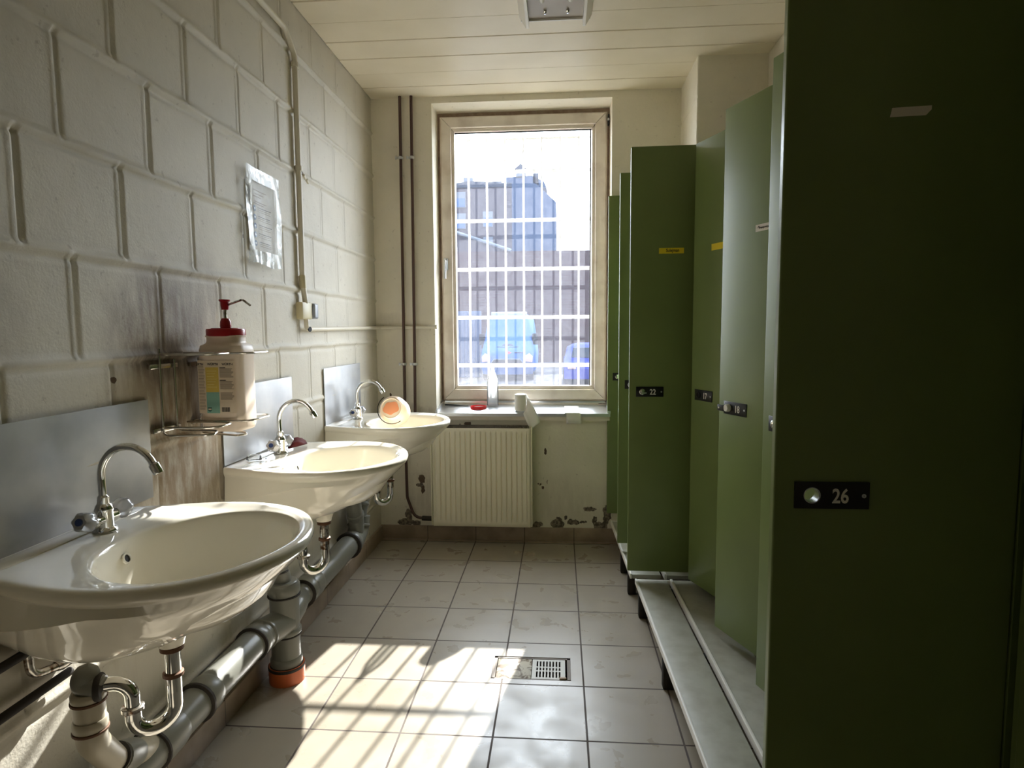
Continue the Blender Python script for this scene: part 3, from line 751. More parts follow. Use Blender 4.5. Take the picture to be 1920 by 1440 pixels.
    Rb = .040; c0 = Vector((dx, 0, 0)); dirh = Vector((-.72, -.69, 0)).normalized()
    up = [(dx, 0, .54), (dx, 0, .47)]
    for i in range(1, 13):
        a = PI*i/12; q = c0+dirh*(Rb-Rb*math.cos(a)); up.append((q.x, q.y, .47-Rb*math.sin(a)))
    e = c0+dirh*(2*Rb); up.append((e.x, e.y, .492)); b.tube(up, .0165, M['chrome'], 18); b.build('trap_bend', t)
    b = MB(); up2 = [(e.x, e.y, .488), (e.x, e.y, .515)]
    dirg = Vector((-.80, -.35, 0)).normalized()
    for i in range(1, 9):
        a = PI/2*i/8; q = e+dirg*(.036-.036*math.cos(a)); up2.append((q.x, q.y, .515+.036*math.sin(a)))
    q = e+dirg*.068; up2.append((q.x, q.y, .551)); b.tube(up2, .0150, M['chrome'], 18); b.build('outlet_bend', t)
    def nut(px, py, z, r=.0215, m='rust'): 
        b = MB(); b.tube([(px, py, z-.006), (px, py, z-.004), (px, py, z+.004), (px, py, z+.006)], [r-.003, r, r, r-.003], M[m], 18); b.build('nut', t)
    nut(dx, 0, .598, .0245); nut(dx, 0, .538); nut(e.x, e.y, .490, .0225, 'chrome_worn')
    return t, Vector((q.x, q.y, .551))
ends = []
for yc, lb in ((1.250, 'nearest cream ceramic washbasin, its whole bowl and chrome trap in view'), (2.140, 'middle cream ceramic washbasin with a red cloth by its tap'), (3.022, 'farthest cream ceramic washbasin, in the corner, with a jar lying in it')):
    t, e = washbasin(yc, lb); ends.append(Vector((WX+.0085, yc, 0))+e)

# ------------------------------------------------------------------ waste pipes
wp = thing('waste_pipe', 'thick grey waste pipe running low along the block wall under the washbasins', 'pipe', (-1.045, 2.1, 0)); PO = wp.location
G = M['grey_pvc']; PX = -1.045
def addp(name, pts, r, m=G, rr=.05, n=24, parent=wp, rings=()):
    b = MB(); b.tube(arc_path(pts, rr), r, m, n)
    for (p, d, R, h, mm) in rings:
        p = Vector(p); d = Vector(d).normalized(); b.tube([p-d*h, p-d*h*.6, p+d*h*.6, p+d*h], [R*.93, R, R, R*.93], mm, n)
    return b.build(name, parent, PO)
addp('near_pipe', [(PX, .55, .213), (PX, 1.98, .228)], .050, rings=[((PX, 1.47, .222), (0, 1, .01), .0555, .05, G), ((PX, 1.425, .2215), (0, 1, 0), .0575, .005, M['rubber']), ((PX, 1.66, .224), (0, 1, 0), .056, .03, G), ((PX, 1.625, .224), (0, 1, 0), .060, .007, M['rubber'])])
addp('far_pipe', [(PX, 2.42, .225), (PX, 2.93, .228)], .052, rings=[((PX, 2.925, .228), (0, 1, 0), .066, .010, M['rubber']), ((PX, 2.44, .225), (0, 1, 0), .057, .05, G)])
# T stack dropping to the floor
SX, SY = -1.012, 2.135
addp('stack', [(SX, SY, .07), (SX, SY, .36)], .052, rings=[((SX, SY, .075), (0, 0, 1), .057, .018, G), ((SX, SY, .062), (0, 0, 1), .059, .004, M['rubber']), ((SX, SY, .19), (0, 0, 1), .057, .012, G), ((SX, SY, .178), (0, 0, 1), .058, .003, M['rubber']), ((SX, SY, .35), (0, 0, 1), .057, .022, G), ((SX, SY, .326), (0, 0, 1), .0585, .003, M['rubber'])])
addp('orange_collar', [(SX, SY, -.0), (SX, SY, .062)], .064, M['orange'], n=28)
b = MB(); b.lathe([(.064, 0), (.066, .003), (.066, .010), (.064, .012)], M['rubber'], (SX, SY, .050)); b.build('collar_ring', wp, PO)
addp('near_branch', [(PX, 1.95, .228), (PX+.004, 2.03, .228), (SX, SY-.005, .225)], .0525, rr=.05, rings=[((PX, 1.972, .228), (0, 1, 0), .0585, .022, G), ((PX, 1.95, .228), (0, 1, 0), .0595, .004, M['rubber']), ((PX+.003, 2.02, .228), (0, 1, 0), .058, .006, G)])
addp('far_branch', [(SX, SY+.01, .22), (SX-.004, 2.23, .235), (PX, 2.33, .225), (PX, 2.43, .225)], .045, rr=.06, rings=[((PX, 2.40, .225), (0, 1, 0), .057, .03, G), ((PX, 2.368, .225), (0, 1, 0), .0585, .003, M['rubber'])])
# risers for the three traps
e1 = ends[0]
addp('riser_elbow', [tuple(e1+Vector((.018, .0, 0))), (e1.x-.02, e1.y-.008, .560), (-.985, 1.165, .585), (-.985, 1.165, .52)], .024, M['grey_pvc'], .045, rings=[(tuple(e1+Vector((.012, 0, 0))), (1, .4, 0), .029, .006, M['rubber'])])
ey = 1.165
addp('near_riser', [(-.985, ey, .54), (-.985, ey+.002, .43), (-1.0, ey+.075, .335), (-1.03, ey+.20, .262), (-1.045, ey+.29, .225)], .0295, M['grey_pvc_pale'], .05,
     rings=[((-.985, ey, .535), (0, 0, 1), .033, .010, M['grey_pvc_pale']), ((-.985, ey, .524), (0, 0, 1), .0345, .0035, M['rust']), ((-.985, ey, .472), (0, 0, 1), .033, .012, M['grey_pvc_pale']), ((-.985, ey, .459), (0, 0, 1), .0345, .0035, M['rust']), ((-1.0, ey+.080, .335), (-.2, 1, -.68), .0345, .003, M['rubber']), ((-1.012, ey+.13, .305), (-.22, 1, -.58), .0355, .04, G)])
e2 = ends[1]
addp('middle_riser', [tuple(e2+Vector((.01, 0, 0))), (e2.x-.04, e2.y-.015, .551), (SX-.012, SY-.035, .54), (SX-.006, SY-.03, .46), (SX, SY-.01, .40), (SX, SY, .35)], .030, G, .04,
     rings=[((SX-.004, SY-.025, .44), (0, .1, -1), .0335, .010, G), ((SX, SY-.003, .372), (0, 0, 1), .050, .008, G), ((SX-.004, SY-.026, .425), (0, 0, 1), .034, .003, M['rubber'])])
e3 = ends[2]
addp('far_elbow', [(PX, 2.93, .228), (PX, 3.02, .228), (PX, 3.085, .26), (PX+.005, 3.10, .33)], .052, rr=.05, rings=[((PX, 2.965, .228), (0, 1, 0), .058, .025, G), ((PX+.002, 3.08, .285), (0, .35, 1), .0585, .006, G)])
addp('far_riser', [(PX+.004, 3.03, .26), (PX+.006, 3.03, .33), (PX+.010, 2.985, .40), (PX+.010, 2.96, .56), (PX+.010, 2.955, .66)], .040, rr=.04,
     rings=[((PX+.008, 3.01, .36), (0, -.4, 1), .045, .010, G), ((PX+.010, 2.965, .46), (0, 0, 1), .045, .012, G), ((PX+.010, 2.965, .447), (0, 0, 1), .0455, .003, M['rubber'])])
addp('corner_riser', [(PX+.004, 3.09, .30), (PX+.006, 3.10, .36), (PX+.02, 3.13, .43), (PX+.02, 3.13, .52), (PX+.03, 3.10, .551), tuple(e3+Vector((.0, 0, 0)))], .034, rr=.035,
     rings=[((PX+.02, 3.13, .47), (0, 0, 1), .039, .012, G), ((PX+.02, 3.13, .457), (0, 0, 1), .0395, .003, M['rubber']), ((PX+.01, 3.11, .39), (0, .3, 1), .039, .010, G)])
# supply pipes behind the near basin
for z, y1, lb in ((.640, 1.19, 'upper of the two dark thin supply pipes on the wall under the nearest basin'), (.541, 1.24, 'lower of the two dark thin supply pipes on the wall under the nearest basin')):
    b = MB(); b.tube([(WX+.020, .5, z), (WX+.020, y1, z)], .0095, M['blackpipe'], 12); b.build
    tag(b.build('supply_pipe'), lb, 'pipe', 'thin supply pipes under the nearest basin')
vt = thing('stop_valve', 'chrome stop valve on the wall right under the nearest basin', 'valve', (WX, 1.24, .56)); VO = vt.location
b = MB(); b.tube(arc_path([(WX+.02, 1.135, .66), (WX+.02, 1.14, .585), (WX+.03, 1.19, .578), (WX+.03, 1.26, .578)], .03), .009, M['chrome_worn'], 12)
b.tube([(WX+.03, 1.19, .578), (WX+.03, 1.205, .578), (WX+.03, 1.235, .578), (WX+.03, 1.25, .578)], [.010, .015, .015, .011], M['chrome_worn'], 10); b.build('valve_body', vt, VO)
b = MB(); b.tube([(WX+.03, 1.25, .578), (WX+.04, 1.30, .620), (WX+.045, 1.33, .650)], [.010, .012, .008], M['chrome_worn'], 12); b.build('branch', vt, VO)
b = MB(); b.lathe([(0, 0), (.008, 0), (.008, .012), (.017, .014), (.017, .024), (0, .024)], M['chrome'], (WX+.038, 1.245, .578), (1, .1, 0), 16); b.build('handle', vt, VO)
for k in range(2):
    yv = (2.08, 2.12)[k]
b = MB(); b.tube(arc_path([(WX+.0, 2.03, .60), (WX+.04, 2.03, .60), (WX+.05, 2.10, .60), (WX+.06, 2.15, .66)], .03), .009, M['chrome_worn'], 12); b.tube([(WX+.045, 2.06, .60), (WX+.048, 2.085, .60)], .015, M['chrome_worn'], 10)
tag(b.build('stop_valve'), 'worn chrome stop valve tucked under the middle basin', 'valve')

# ------------------------------------------------------------------ splash plates
for y0, y1, z0, z1, tl, lb in ((1.03, 1.569, .846, 1.112, .0, 'large steel splash plate behind the nearest washbasin'), (1.929, 2.463, .850, 1.106, .004, 'bright steel splash plate behind the middle washbasin'), (2.816, 3.342, .846, 1.116, .0, 'dark steel splash plate behind the corner washbasin')):
    b = MB(); b.box(WX+.0062, WX+.0082, y0, y1, z0, z1, M['steel']); o = b.build('splash_plate')
    for yy in (y0+.02, y1-.02): pass
    tag(o, lb, 'splash plate', 'steel splash plates behind the washbasins')

# ------------------------------------------------------------------ wire soap rack and dispenser
rk = thing('soap_rack', 'double chrome wire holder screwed to the block wall, left side empty', 'rack', (WX, 1.71, 1.0)); KO = rk.location
X0 = WX+.016
for y in (1.614, 1.678, 1.797, 1.860):
    b = MB()
    if y in (1.614,):
        b.tube(arc_path([(X0, y, 1.246), (X0, y, 1.015), (X0+.012, y, 1.006), (X0+.115, y+.01, 1.006), (X0+.128, y+.03, 1.006), (X0+.12, y+.064, 1.010), (X0+.012, y+.066, 1.010), (X0, y+.064, 1.02), (X0, y+.064, 1.215)], .012), .0032, M['wire'], 8)
    elif y == 1.797:
        b.tube(arc_path([(X0, y, 1.215), (X0, y, 1.02), (X0, y, .985), (X0+.11, y+.005, .975), (X0+.125, y+.03, .975), (X0+.11, y+.062, .975), (X0, y+.063, .985), (X0, y+.063, 1.215)], .012), .0032, M['wire'], 8)
    else: b.bm.free(); continue
    b.build('upright_wire', rk, KO)
for z, y0 in ((1.230, 1.614), (1.028, 1.614), (1.228, 1.762), (1.026, 1.762)):
    wd = .112 if y0 < 1.7 else .150; dp = .150 if y0 < 1.7 else .176
    b = MB(); b.tube(arc_path([(X0, y0, z), (X0+dp, y0+.004, z), (X0+dp, y0+wd-.004, z), (X0, y0+wd, z)], .035 if z > 1.1 else .045, 8), .0034, M['wire'], 8); b.build('holder_loop', rk, KO)
for y0, y1, z in ((1.578, 1.70, 1.198), (1.762, 1.90, 1.196), (1.580, 1.70, 1.022), (1.762, 1.90, 1.022)):
    b = MB(); b.box(WX+.002, WX+.014, y0, y1, z-.007, z+.007, M['wire'], .003); b.build('wall_bracket', rk, KO)
ds = thing('soap_dispenser', 'pale plastic hand cleaner dispenser with red pump lid in the wire rack', 'dispenser', (-1.0, 1.838, .990)); SO = ds.location
def rrect(hx, hy, r, n=7):
    P = []
    for cx, cy, a0 in ((hx-r, hy-r, 0), (-hx+r, hy-r, PI/2), (-hx+r, -hy+r, PI), (hx-r, -hy+r, 1.5*PI)):
        for i in range(n): a = a0+PI/2*i/(n-1); P.append((cx+r*math.cos(a), cy+r*math.sin(a)))
    return P
BCX, BCY = -1.018, 1.830; HX, HY = .069, .060
b = MB(); V = []
for sx, z, r in ((.80, .990, .03), (.93, .993, .04), (.99, 1.003, .04), (1, 1.03, .035), (.985, 1.04, .035), (.985, 1.205, .035), (1, 1.215, .035), (1, 1.235, .035), (.95, 1.250, .035), (.80, 1.256, .045), (.77, 1.262, .05), (.77, 1.275, .05), (.81, 1.276, .05), (.81, 1.280, .05), (.76, 1.282, .05)):
    V.append([b.bm.verts.new((BCX+x*sx, BCY+y*sx, z)) for x, y in rrect(HX, HY, r)])
for A, B in zip(V, V[1:]):
    for j in range(len(A)): b.face([A[j], A[(j+1) % len(A)], B[(j+1) % len(A)], B[j]], M['bottlep'], True)
b.face(V[0][::-1], M['bottlep']); b.face(V[-1], M['bottlep']); b.build('container', ds, SO, sharp=50)
# label wrapped on the near side (-Y) and left
b = MB(); ly = BCY-HY*.985-.0008
b.box(BCX-.060, BCX+.054, ly-.0004, ly+.0004, 1.048, 1.206, M['lab'])
b.box(BCX-.036, BCX+.004, ly-.0008, ly-.0004, 1.112, 1.186, M['labY']); b.box(BCX-.036, BCX+.004, ly-.0008, ly-.0004, 1.048, 1.1115, M['labG'])
M['labYt'] = mat('label_yellow_text', srgb(240, 222, 150), .6)
for i in range(7): b.box(BCX-.032, BCX-.002-.004*(i % 3), ly-.001, ly-.0008, 1.174-.008*i, 1.1756-.008*i, M['labYt'])
for blk, (za, zb) in enumerate(((1.184, 1.154), (1.146, 1.118), (1.112, 1.088))):
    z = za; b.box(BCX+.008, BCX+.026, ly-.0008, ly-.0004, z, z+.0022, M['ink']) if blk < 2 else None; z -= .0035
    while z > zb: b.box(BCX+.008, BCX+.050-.003*((int(z*3000)) % 3), ly-.0008, ly-.0004, z, z+.0018, M['labT']); z -= .0028
for i in range(14): b.box(BCX+.010+.0018*i, BCX+.0108+.0018*i+(.0005 if i % 3 else 0), ly-.0008, ly-.0004, 1.052, 1.066, M['ink'])
z = 1.188
while z > 1.055: b.box(BCX-.058, BCX-.042+.003*((int(z*3000)) % 2), ly-.0008, ly-.0004, z, z+.0016, M['labT']); z -= .0045
b.prism([(BCX-.033, 1.066), (BCX-.021, 1.066), (BCX-.021, 1.056), (BCX-.027, 1.0515), (BCX-.033, 1.056)], 'y', ly-.0012, ly-.0006, mat('shield_green', srgb(70, 110, 100), .5))
b.prism([(BCX-.0315, 1.062), (BCX-.0225, 1.062), (BCX-.0225, 1.058), (BCX-.0315, 1.058)], 'y', ly-.0014, ly-.0011, M['lab'])
for x in (-.029, .016, -.059): b.add_mesh(text_mesh('WÜRTH' if x > -.04 else 'RTH', .0092), frame_mtx((BCX+x, ly-.0012, 1.192), (1, 0, 0), (0, 0, 1)), M['ink'])
b.build('label', ds, SO)
b = MB(); b.lathe([(0, 1.278), (.054, 1.278), (.056, 1.280), (.056, 1.297), (.054, 1.300), (.042, 1.301), (.041, 1.303), (0, 1.303)], M['red'], (BCX, BCY, 0), n=40); b.build('lid', ds, SO)
b = MB(); b.lathe([(0, 1.300), (.015, 1.300), (.0165, 1.308), (.0155, 1.322), (.011, 1.332), (0, 1.333)], M['red'], (BCX, BCY, 0), n=22); b.build('pump_collar', ds, SO)
b = MB(); b.lathe([(0, 1.358), (.010, 1.358), (.012, 1.369), (.0125, 1.381), (.0165, 1.385), (.0165, 1.389), (0, 1.390)], M['red'], (BCX, BCY, 0), n=22); b.build('pump_head', ds, SO)
b = MB(); b.tube([(BCX, BCY, 1.325), (BCX, BCY, 1.362)], .005, M['chrome_worn'], 12); b.tube(arc_path([(BCX+.010, BCY, 1.373), (BCX+.062, BCY-.01, 1.388), (BCX+.088, BCY-.014, 1.370)], .015), .0032, M['chrome_worn'], 10); b.build('pump_spout', ds, SO)

# ------------------------------------------------------------------ notice in a plastic sleeve
nt = thing('notice', 'curled printed notice in a clear plastic sleeve on the block wall', 'notice', (WX, 2.262, 1.70)); NO = nt.location
def warp(y, z): return .009+.002*math.sin(y*31+z*9)+.001*noise.noise(Vector((y*25, z*25, 0)))
b = MB(); n1, n2 = 22, 30
def PP(i, j):
    y = 2.172+.188*i/(n1-1); z = 1.585+.245*j/(n2-1); return (WX+warp(y, z), y, z)
b.grid(PP, M['paper'], n1, n2)
def strip(y0, y1, z0, z1, m, d=.0012):
    k = max(2, int((y1-y0)/.008)); V = []
    for i in range(k+1):
        y = y0+(y1-y0)*i/k; V.append((b.bm.verts.new((WX+warp(y, z0)+d, y, z0)), b.bm.verts.new((WX+warp(y, z1)+d, y, z1))))
    for A, B in zip(V, V[1:]): b.face([A[0], B[0], B[1], A[1]], m)
rnd = random.Random(3)
for i, z in enumerate((1.800, 1.788, 1.778, 1.760, 1.752)): strip(2.195+.01*(i % 2), 2.30-.02*(i % 3), z, z+.003, M['labT'])
for q in range(5):
    zc = 1.735-.031*q
    for k in range(3): strip(2.228, 2.335-.02*rnd.random(), zc+.006-.007*k, zc+.0078-.007*k, M['labT'] if k else M['ink'])
    ck = [(2.200+.0105*math.cos(a*PI/8), zc+.0105*math.sin(a*PI/8)) for a in range(16)]
    vs = [b.bm.verts.new((WX+warp(u, v)+.0014, u, v)) for u, v in ck]; b.face(vs, M['bluetext'])
    ck = [(2.201+.005*math.cos(a*PI/5), zc+.004*math.sin(a*PI/5)) for a in range(10)]
    vs = [b.bm.verts.new((WX+warp(u, v)+.0017, u, v)) for u, v in ck]; b.face(vs, M['white'])
b.build('paper', nt, NO, sharp=None)
b = MB()
def PS(i, j):
    s = i/(n1-1); t = j/(n2-1); y = 2.134+.262*s; z = 1.534+.343*t; cr = max(0, abs(t-.0)-.0)
    return (WX+.018+.003*math.sin(y*40+z*22)*abs(2*s-1)+.008*(1-t)**4*abs(math.sin(s*9)), y+.004*math.sin(z*20)*(1-t), z+.006*math.sin(s*7)*(1-t)**2)
b.grid(PS, M['film'], n1, n2); b.build('plastic_sleeve', nt, NO, sharp=None)

# ------------------------------------------------------------------ things on the sill and basins
def sill_z(y): return .797+(y-3.66)*.1555
b = MB(); b.lathe([(.046, 0), (.049, .001), (.050, .018), (.048, .020), (.044, .019), (.042, .004), (.046, 0)], M['redlid'], (-.497, 3.765, sill_z(3.72)), n=32); tag(b.build('jar_lid'), 'bright red round screw lid on the window sill', 'lid')
b = MB(); z0 = sill_z(3.77)+.001; cz = (-.412, 3.80, z0)
for dxx in (0,):
    b.lathe([(0, .004), (.030, .002), (.0335, .0), (.0355, .008), (.0355, .15), (.033, .175), (.022, .205), (.0135, .222), (.0125, .240), (.015, .242), (.015, .250), (.0125, .252), (.0105, .248), (.0105, .225), (.019, .205), (.030, .174), (.0325, .15), (.0325, .012), (0, .010)], M['clearglass'], cz, n=28)
bt = b.build('glass_bottle'); tag(bt, 'clear empty glass bottle standing on the window sill', 'bottle')
pr = thing('paper_roll', 'small white paper roll standing on the sill with its tail hanging over', 'paper roll', (-.232, 3.700, sill_z(3.70)+.004)); RR = pr.location
b = MB(); b.lathe([(.014, 0), (.034, 0), (.036, .002), (.036, .096), (.034, .098), (.014, .098), (.014, 0)], M['tissue'], RR, n=28); b.build('roll', pr, RR)
b = MB(); path = [(-.200, 3.688, .905, .02), (-.190, 3.672, .87, .0), (-.168, 3.655, .83, 0), (-.150, 3.645, .79, 0), (-.152, 3.640, .755, 0)]
tail = [[(-.196, 3.690, .903), (-.196, 3.690, .805)], [(-.180, 3.672, .880), (-.205, 3.668, .800)], [(-.150, 3.652, .830), (-.215, 3.650, .795)], [(-.120, 3.644, .770), (-.205, 3.646, .770)], [(-.115, 3.646, .740), (-.190, 3.644, .735)], [(-.150, 3.650, .712), (-.178, 3.646, .705)], [(-.172, 3.655, .69), (-.176, 3.652, .685)]]
V = []
for a, c in tail:
    a, c = Vector(a), Vector(c); V.append([b.bm.verts.new(a.lerp(c, t/5)+Vector((0, -.003*math.sin(t*1.3), 0))) for t in range(6)])
for A, B in zip(V, V[1:]):
    for j in range(5): b.face([A[j], A[j+1], B[j+1], B[j]], M['tissue'], True)
o = b.build('paper_tail', pr, RR); sm = o.modifiers.new('s', 'SOLIDIFY'); sm.thickness = .0006
b = MB(); prof = [(3.80, .822), (3.74, .8125), (3.664, .8005), (3.650, .7995), (3.6475, .796), (3.648, .77), (3.650, .735)]; V = []
for i, (y, z) in enumerate(prof):
    V.append([b.bm.verts.new((.030+.012*(i > 3)+.088*t/7, y-.001*math.sin(t*2+i), z+.0008*math.sin(t*3.1+i*2))) for t in range(8)])
for A, B in zip(V, V[1:]):
    for j in range(7): b.face([A[j], A[j+1], B[j+1], B[j]], M['tissue'], True)
o = b.build('paper_towel'); sm = o.modifiers.new('s', 'SOLIDIFY'); sm.thickness = .0007; tag(o, 'single white paper sheet draped over the sill front edge', 'paper towel')
b = MB(); b.tube([(-.712, 3.80, .828), (-.67, 3.805, .826), (-.61, 3.80, .8225), (-.565, 3.798, .820)], [.004, .0045, .003, .0015], M['ink'], 8); 
tag(b.build('dark_rod'), 'thin dark rod lying at the left end of the window sill', 'rod')
# jar lying in the corner basin
jr = thing('cleaner_jar', 'open cream plastic jar with orange residue lying on the corner basin', 'jar', (-.835, 3.02, .80)); JO = jr.location
o = Vector((-.835, 3.125, .868)); d = Vector((.06, -1, .28)).normalized()
b = MB(); b.lathe([(0, 0), (.060, 0), (.068, .008), (.070, .02), (.070, .105), (.066, .124), (.056, .136), (.052, .143), (.056, .145), (.056, .151), (.052, .153), (.052, .162), (.049, .165), (.046, .162), (.046, .12), (0, .12)], M['jar'], o, d, 36); jb = b.build('jar_body', jr, JO)
b = MB(); u, v = orth(d); cen = o+d*.1625
vs = [b.bm.verts.new(cen+d*.0012+(u*math.cos(a*2*PI/22)+v*math.sin(a*2*PI/22))*(.035*(1+.13*math.sin(a*2*PI/22*2+1)+.08*math.sin(a*2*PI/22*5)))) for a in range(22)]; b.face(vs, M['orange_in'])
vs = [b.bm.verts.new(cen-d*.001+(u*math.cos(a*2*PI/28)+v*math.sin(a*2*PI/28))*.0465) for a in range(28)]; b.face(vs, M['lab'])
b.build('orange_residue', jr, JO)
b = MB(); b.tube([cen-d*.03+(u*math.cos(t)+v*math.sin(t))*.074 for t in [PI*(-.30)+PI*1.0*i/16 for i in range(17)]], .0022, M['blackpipe'], 8); b.build('carry_handle', jr, JO)
# cloth and soap dish on the middle basin
b = MB(); 
def rag(i, j):
    a = 2*PI*i/20; s = j/7; r = .022*math.sin(PI*min(.999, s))**.7*(1.15-.5*s)*(1+.25*math.sin(a*2+s*6)); return (-1.020+r*math.cos(a)*.9+.03*s, 2.235+.105*s, .8495+max(0, r*(.8+.8*math.sin(a))))
b.grid(rag, M['rag'], 20, 8, True, True); tag(b.build('cloth'), 'dark red crumpled cloth on the ledge of the middle basin', 'cloth')
b = MB(); b.lathe([(0, .0), (.022, 0), (.026, .004), (.024, .014), (.014, .020), (0, .017)], M['clearglass'], (-1.052, 2.035, .848), n=9); b.lathe([(0, .0), (.012, 0), (.014, .01), (0, .013)], M['clearglass'], (-1.030, 2.058, .848), n=7); tag(b.build('soap_scrap'), 'translucent soap lump on the left ledge of the middle basin', 'soap')

# ------------------------------------------------------------------ lockers
SL = .03                                    # the row turns slightly outward towards the camera
def fx(y): return .700+SL*(2.8-y)           # front plane of the cabinets
RZ = math.atan(SL)
DW, DT, DZ0, DZ1 = .385, .018, .190, 2.062
def plate(b, num, hole=False, key=0):
    """lock plate in door coordinates: door face is y=0 looking to -y, x from hinge(0) to -DW (free side)"""
    x0, x1 = -DW+.030, -DW+.150; z0, z1 = 1.013-.0225, 1.013+.0225; t = .0035; m = M['black']
    kx = x0+.028
    if not hole:
        b.box(x0, x1, -t, 0, z0, z1, m, .0015)
        if key == 1: b.lathe([(0, 0), (.0135, 0), (.0135, .004), (.0115, .005), (0, .004)], M['chrome'], (kx, -t, 1.013), (0, -1, 0), 22); b.box(kx-.002, kx+.018, -t-.008, -t-.004, 1.006, 1.011, M['alu'])
        elif key == 2: b.lathe([(0, 0), (.0135, 0), (.0135, .010), (.011, .014), (0, .014)], M['white'], (kx, -t, 1.013), (0, -1, 0), 22); b.box(kx-.045, kx-.005, -t-.014, -t-.009, 1.0, 1.022, M['black'], .002); b.lathe([(0, 0), (.003, 0), (.003, .001), (0, .001)], M['white'], (kx-.036, -t-.014, 1.011), (0, -1, 0), 10)
        elif key == 3: b.lathe([(.010, 0), (.0135, 0), (.0135, .003), (.010, .003), (.010, 0)], M['gasket'], (kx, -t, 1.013), (0, -1, 0), 22)
    else:
        # plate with an open round keyhole : ring + four filling boxes
        n = 32; R = .0125; H = .0225
        outer = []
        for j in range(n):
            a = 2*PI*j/n; c, s = math.cos(a), math.sin(a); q = H/max(abs(c), abs(s)); outer.append((c*q, s*q))
        for j in range(n):
            k = (j+1) % n; a0, a1 = 2*PI*j/n, 2*PI*k/n
            P = [(kx+outer[j][0], 1.013+outer[j][1]), (kx+outer[k][0], 1.013+outer[k][1]), (kx+R*math.cos(a1), 1.013+R*math.sin(a1)), (kx+R*math.cos(a0), 1.013+R*math.sin(a0))]
            b.prism(P, 'y', -t, 0, m)
        b.box(x0, kx-H, -t, 0, z0, z1, m); b.box(kx+H, x1, -t, 0, z0, z1, m)
        b.lathe([(R, 0), (R+.0012, 0), (R+.0012, .0008), (R, .0008)], M['alu'], (kx, -t, 1.013), (0, -1, 0), 28)
    if num:
        me = text_mesh(num, .034); b.add_mesh(me, frame_mtx((x0+.060, -t-.0006, 1.013-.012), (.78, 0, 0), (0, 0, 1)) @ Matrix.Diagonal((.80, 1, 1, 1)), M['digit'])
    b.lathe([(0, 0), (.0035, 0), (.0035, .0012), (.0015, .0012), (.0015, 0)], M['alu'], (x1-.009, -t, 1.013), (0, -1, 0), 12)
def locker(yn, num, ang, label, sticker=None, hole=False, key=1, closed=False, pitch=.41, xh=None, body=True, dw=DW, dz1=2.055):
    """yn = Y of the hinge side (near side); ang = door opening angle"""
    t = thing('locker', label, 'locker', (fx(yn), yn, .15), RZ, 'green steel lockers along the right wall')
    g = M['green']; dep = RX-.012-fx(yn)
    def part(b, name, par=t): 
        bmesh.ops.translate(b.bm, vec=(0, 0, -.15), verts=b.bm.verts[:]); return b.build(name, par)
    if body:
        b = MB(); z0, z1 = .150, 2.070; P = pitch
        b.box(-.004, dep, .002, .018, z0, z1, g); b.box(-.004, dep, P-.018, P-.002, z0, z1, g); b.box(dep-.006, dep, .002, P-.002, z0, z1, M['green_in'])
        b.box(-.004, dep, .002, P-.002, z1-.02, z1, g); b.box(-.04, dep, .002, P-.002, z0, z0+.012, g); b.box(0, dep, .018, P-.018, z0+.012, z0+.03, g); b.box(.01, dep, .018, P-.018, 1.78, 1.79, M['green_in'])
        part(b, 'cabinet_body')
        b = MB(); b.tube([(dep*.5, .02, 1.70), (dep*.5, P-.02, 1.70)], .008, M['alu'], 10); part(b, 'clothes_rail')
    # door : own origin at the hinge, x axis pointing from hinge away from free edge
    b = MB()
    x0, x1 = -dw, 0
    b.box(x0, x1, 0, DT, DZ0, dz1, g, .003, 3)
    bmesh.ops.translate(b.bm, vec=(0, 0, -.15), verts=b.bm.verts[:])
    do = b.build('door', t)
    if hole:
        cb = MB(); cb.tube([(-DW+.058, -.05, 1.013-.15), (-DW+.058, .08, 1.013-.15)], .0125, g, 40); cut = cb.build('cutter'); 
        md = do.modifiers.new('hole', 'BOOLEAN'); md.operation = 'DIFFERENCE'; md.object = cut; md.solver = 'EXACT'
        cut.parent = do; bpy.context.view_layer.update(); me = bpy.data.meshes.new_from_object(do.evaluated_get(bpy.context.evaluated_depsgraph_get()))
        do.modifiers.clear(); do.data = me; me.name = 'door'; me.polygons.foreach_set('use_smooth', [False]*len(me.polygons)); bpy.data.objects.remove(cut)
    # closed door: free side towards +Y(local), face towards -X(local).  door -x axis -> +Y : rotate by -90 deg ; opening swings it to -X
    do.location = (-.006, .004, 0); do.rotation_euler = (0, 0, -PI/2+ang)
    b = MB(); plate(b, num, hole, key); bmesh.ops.translate(b.bm, vec=(0, 0, -.15), verts=b.bm.verts[:]); b.build('lock_plate', do)
    if sticker:
        sx, z, wd, hg, m, txt = sticker; b = MB()
        if txt == '~slant':
            b.prism([(sx, z), (sx+wd-.008, z+.0015), (sx+wd, z+.010), (sx+wd, z+hg), (sx+.003, z+hg-.002)], 'y', -.0008, 0, m)
        else:
            b.box(sx, sx+wd, -.0008, 0, z, z+hg, m)
            if txt == '~pen':
                b.tube([(sx+.012+.0022*i, -.0012, z+hg*(.28+.30*abs(math.sin(i*1.15))+.22*(i < 3))) for i in range(26)], .0009, M['ink'], 6)
            elif txt: 
                me = text_mesh(txt, hg*.8); b.add_mesh(me, frame_mtx((sx+wd*.28, -.0012, z+hg*.3), (1, 0, 0), (0, 0, 1)) @ Matrix.Diagonal((.82, 1, 1, 1)), M['ink'])
        bmesh.ops.translate(b.bm, vec=(0, 0, -.15), verts=b.bm.verts[:]); b.build('name_sticker', do)
    return t, do
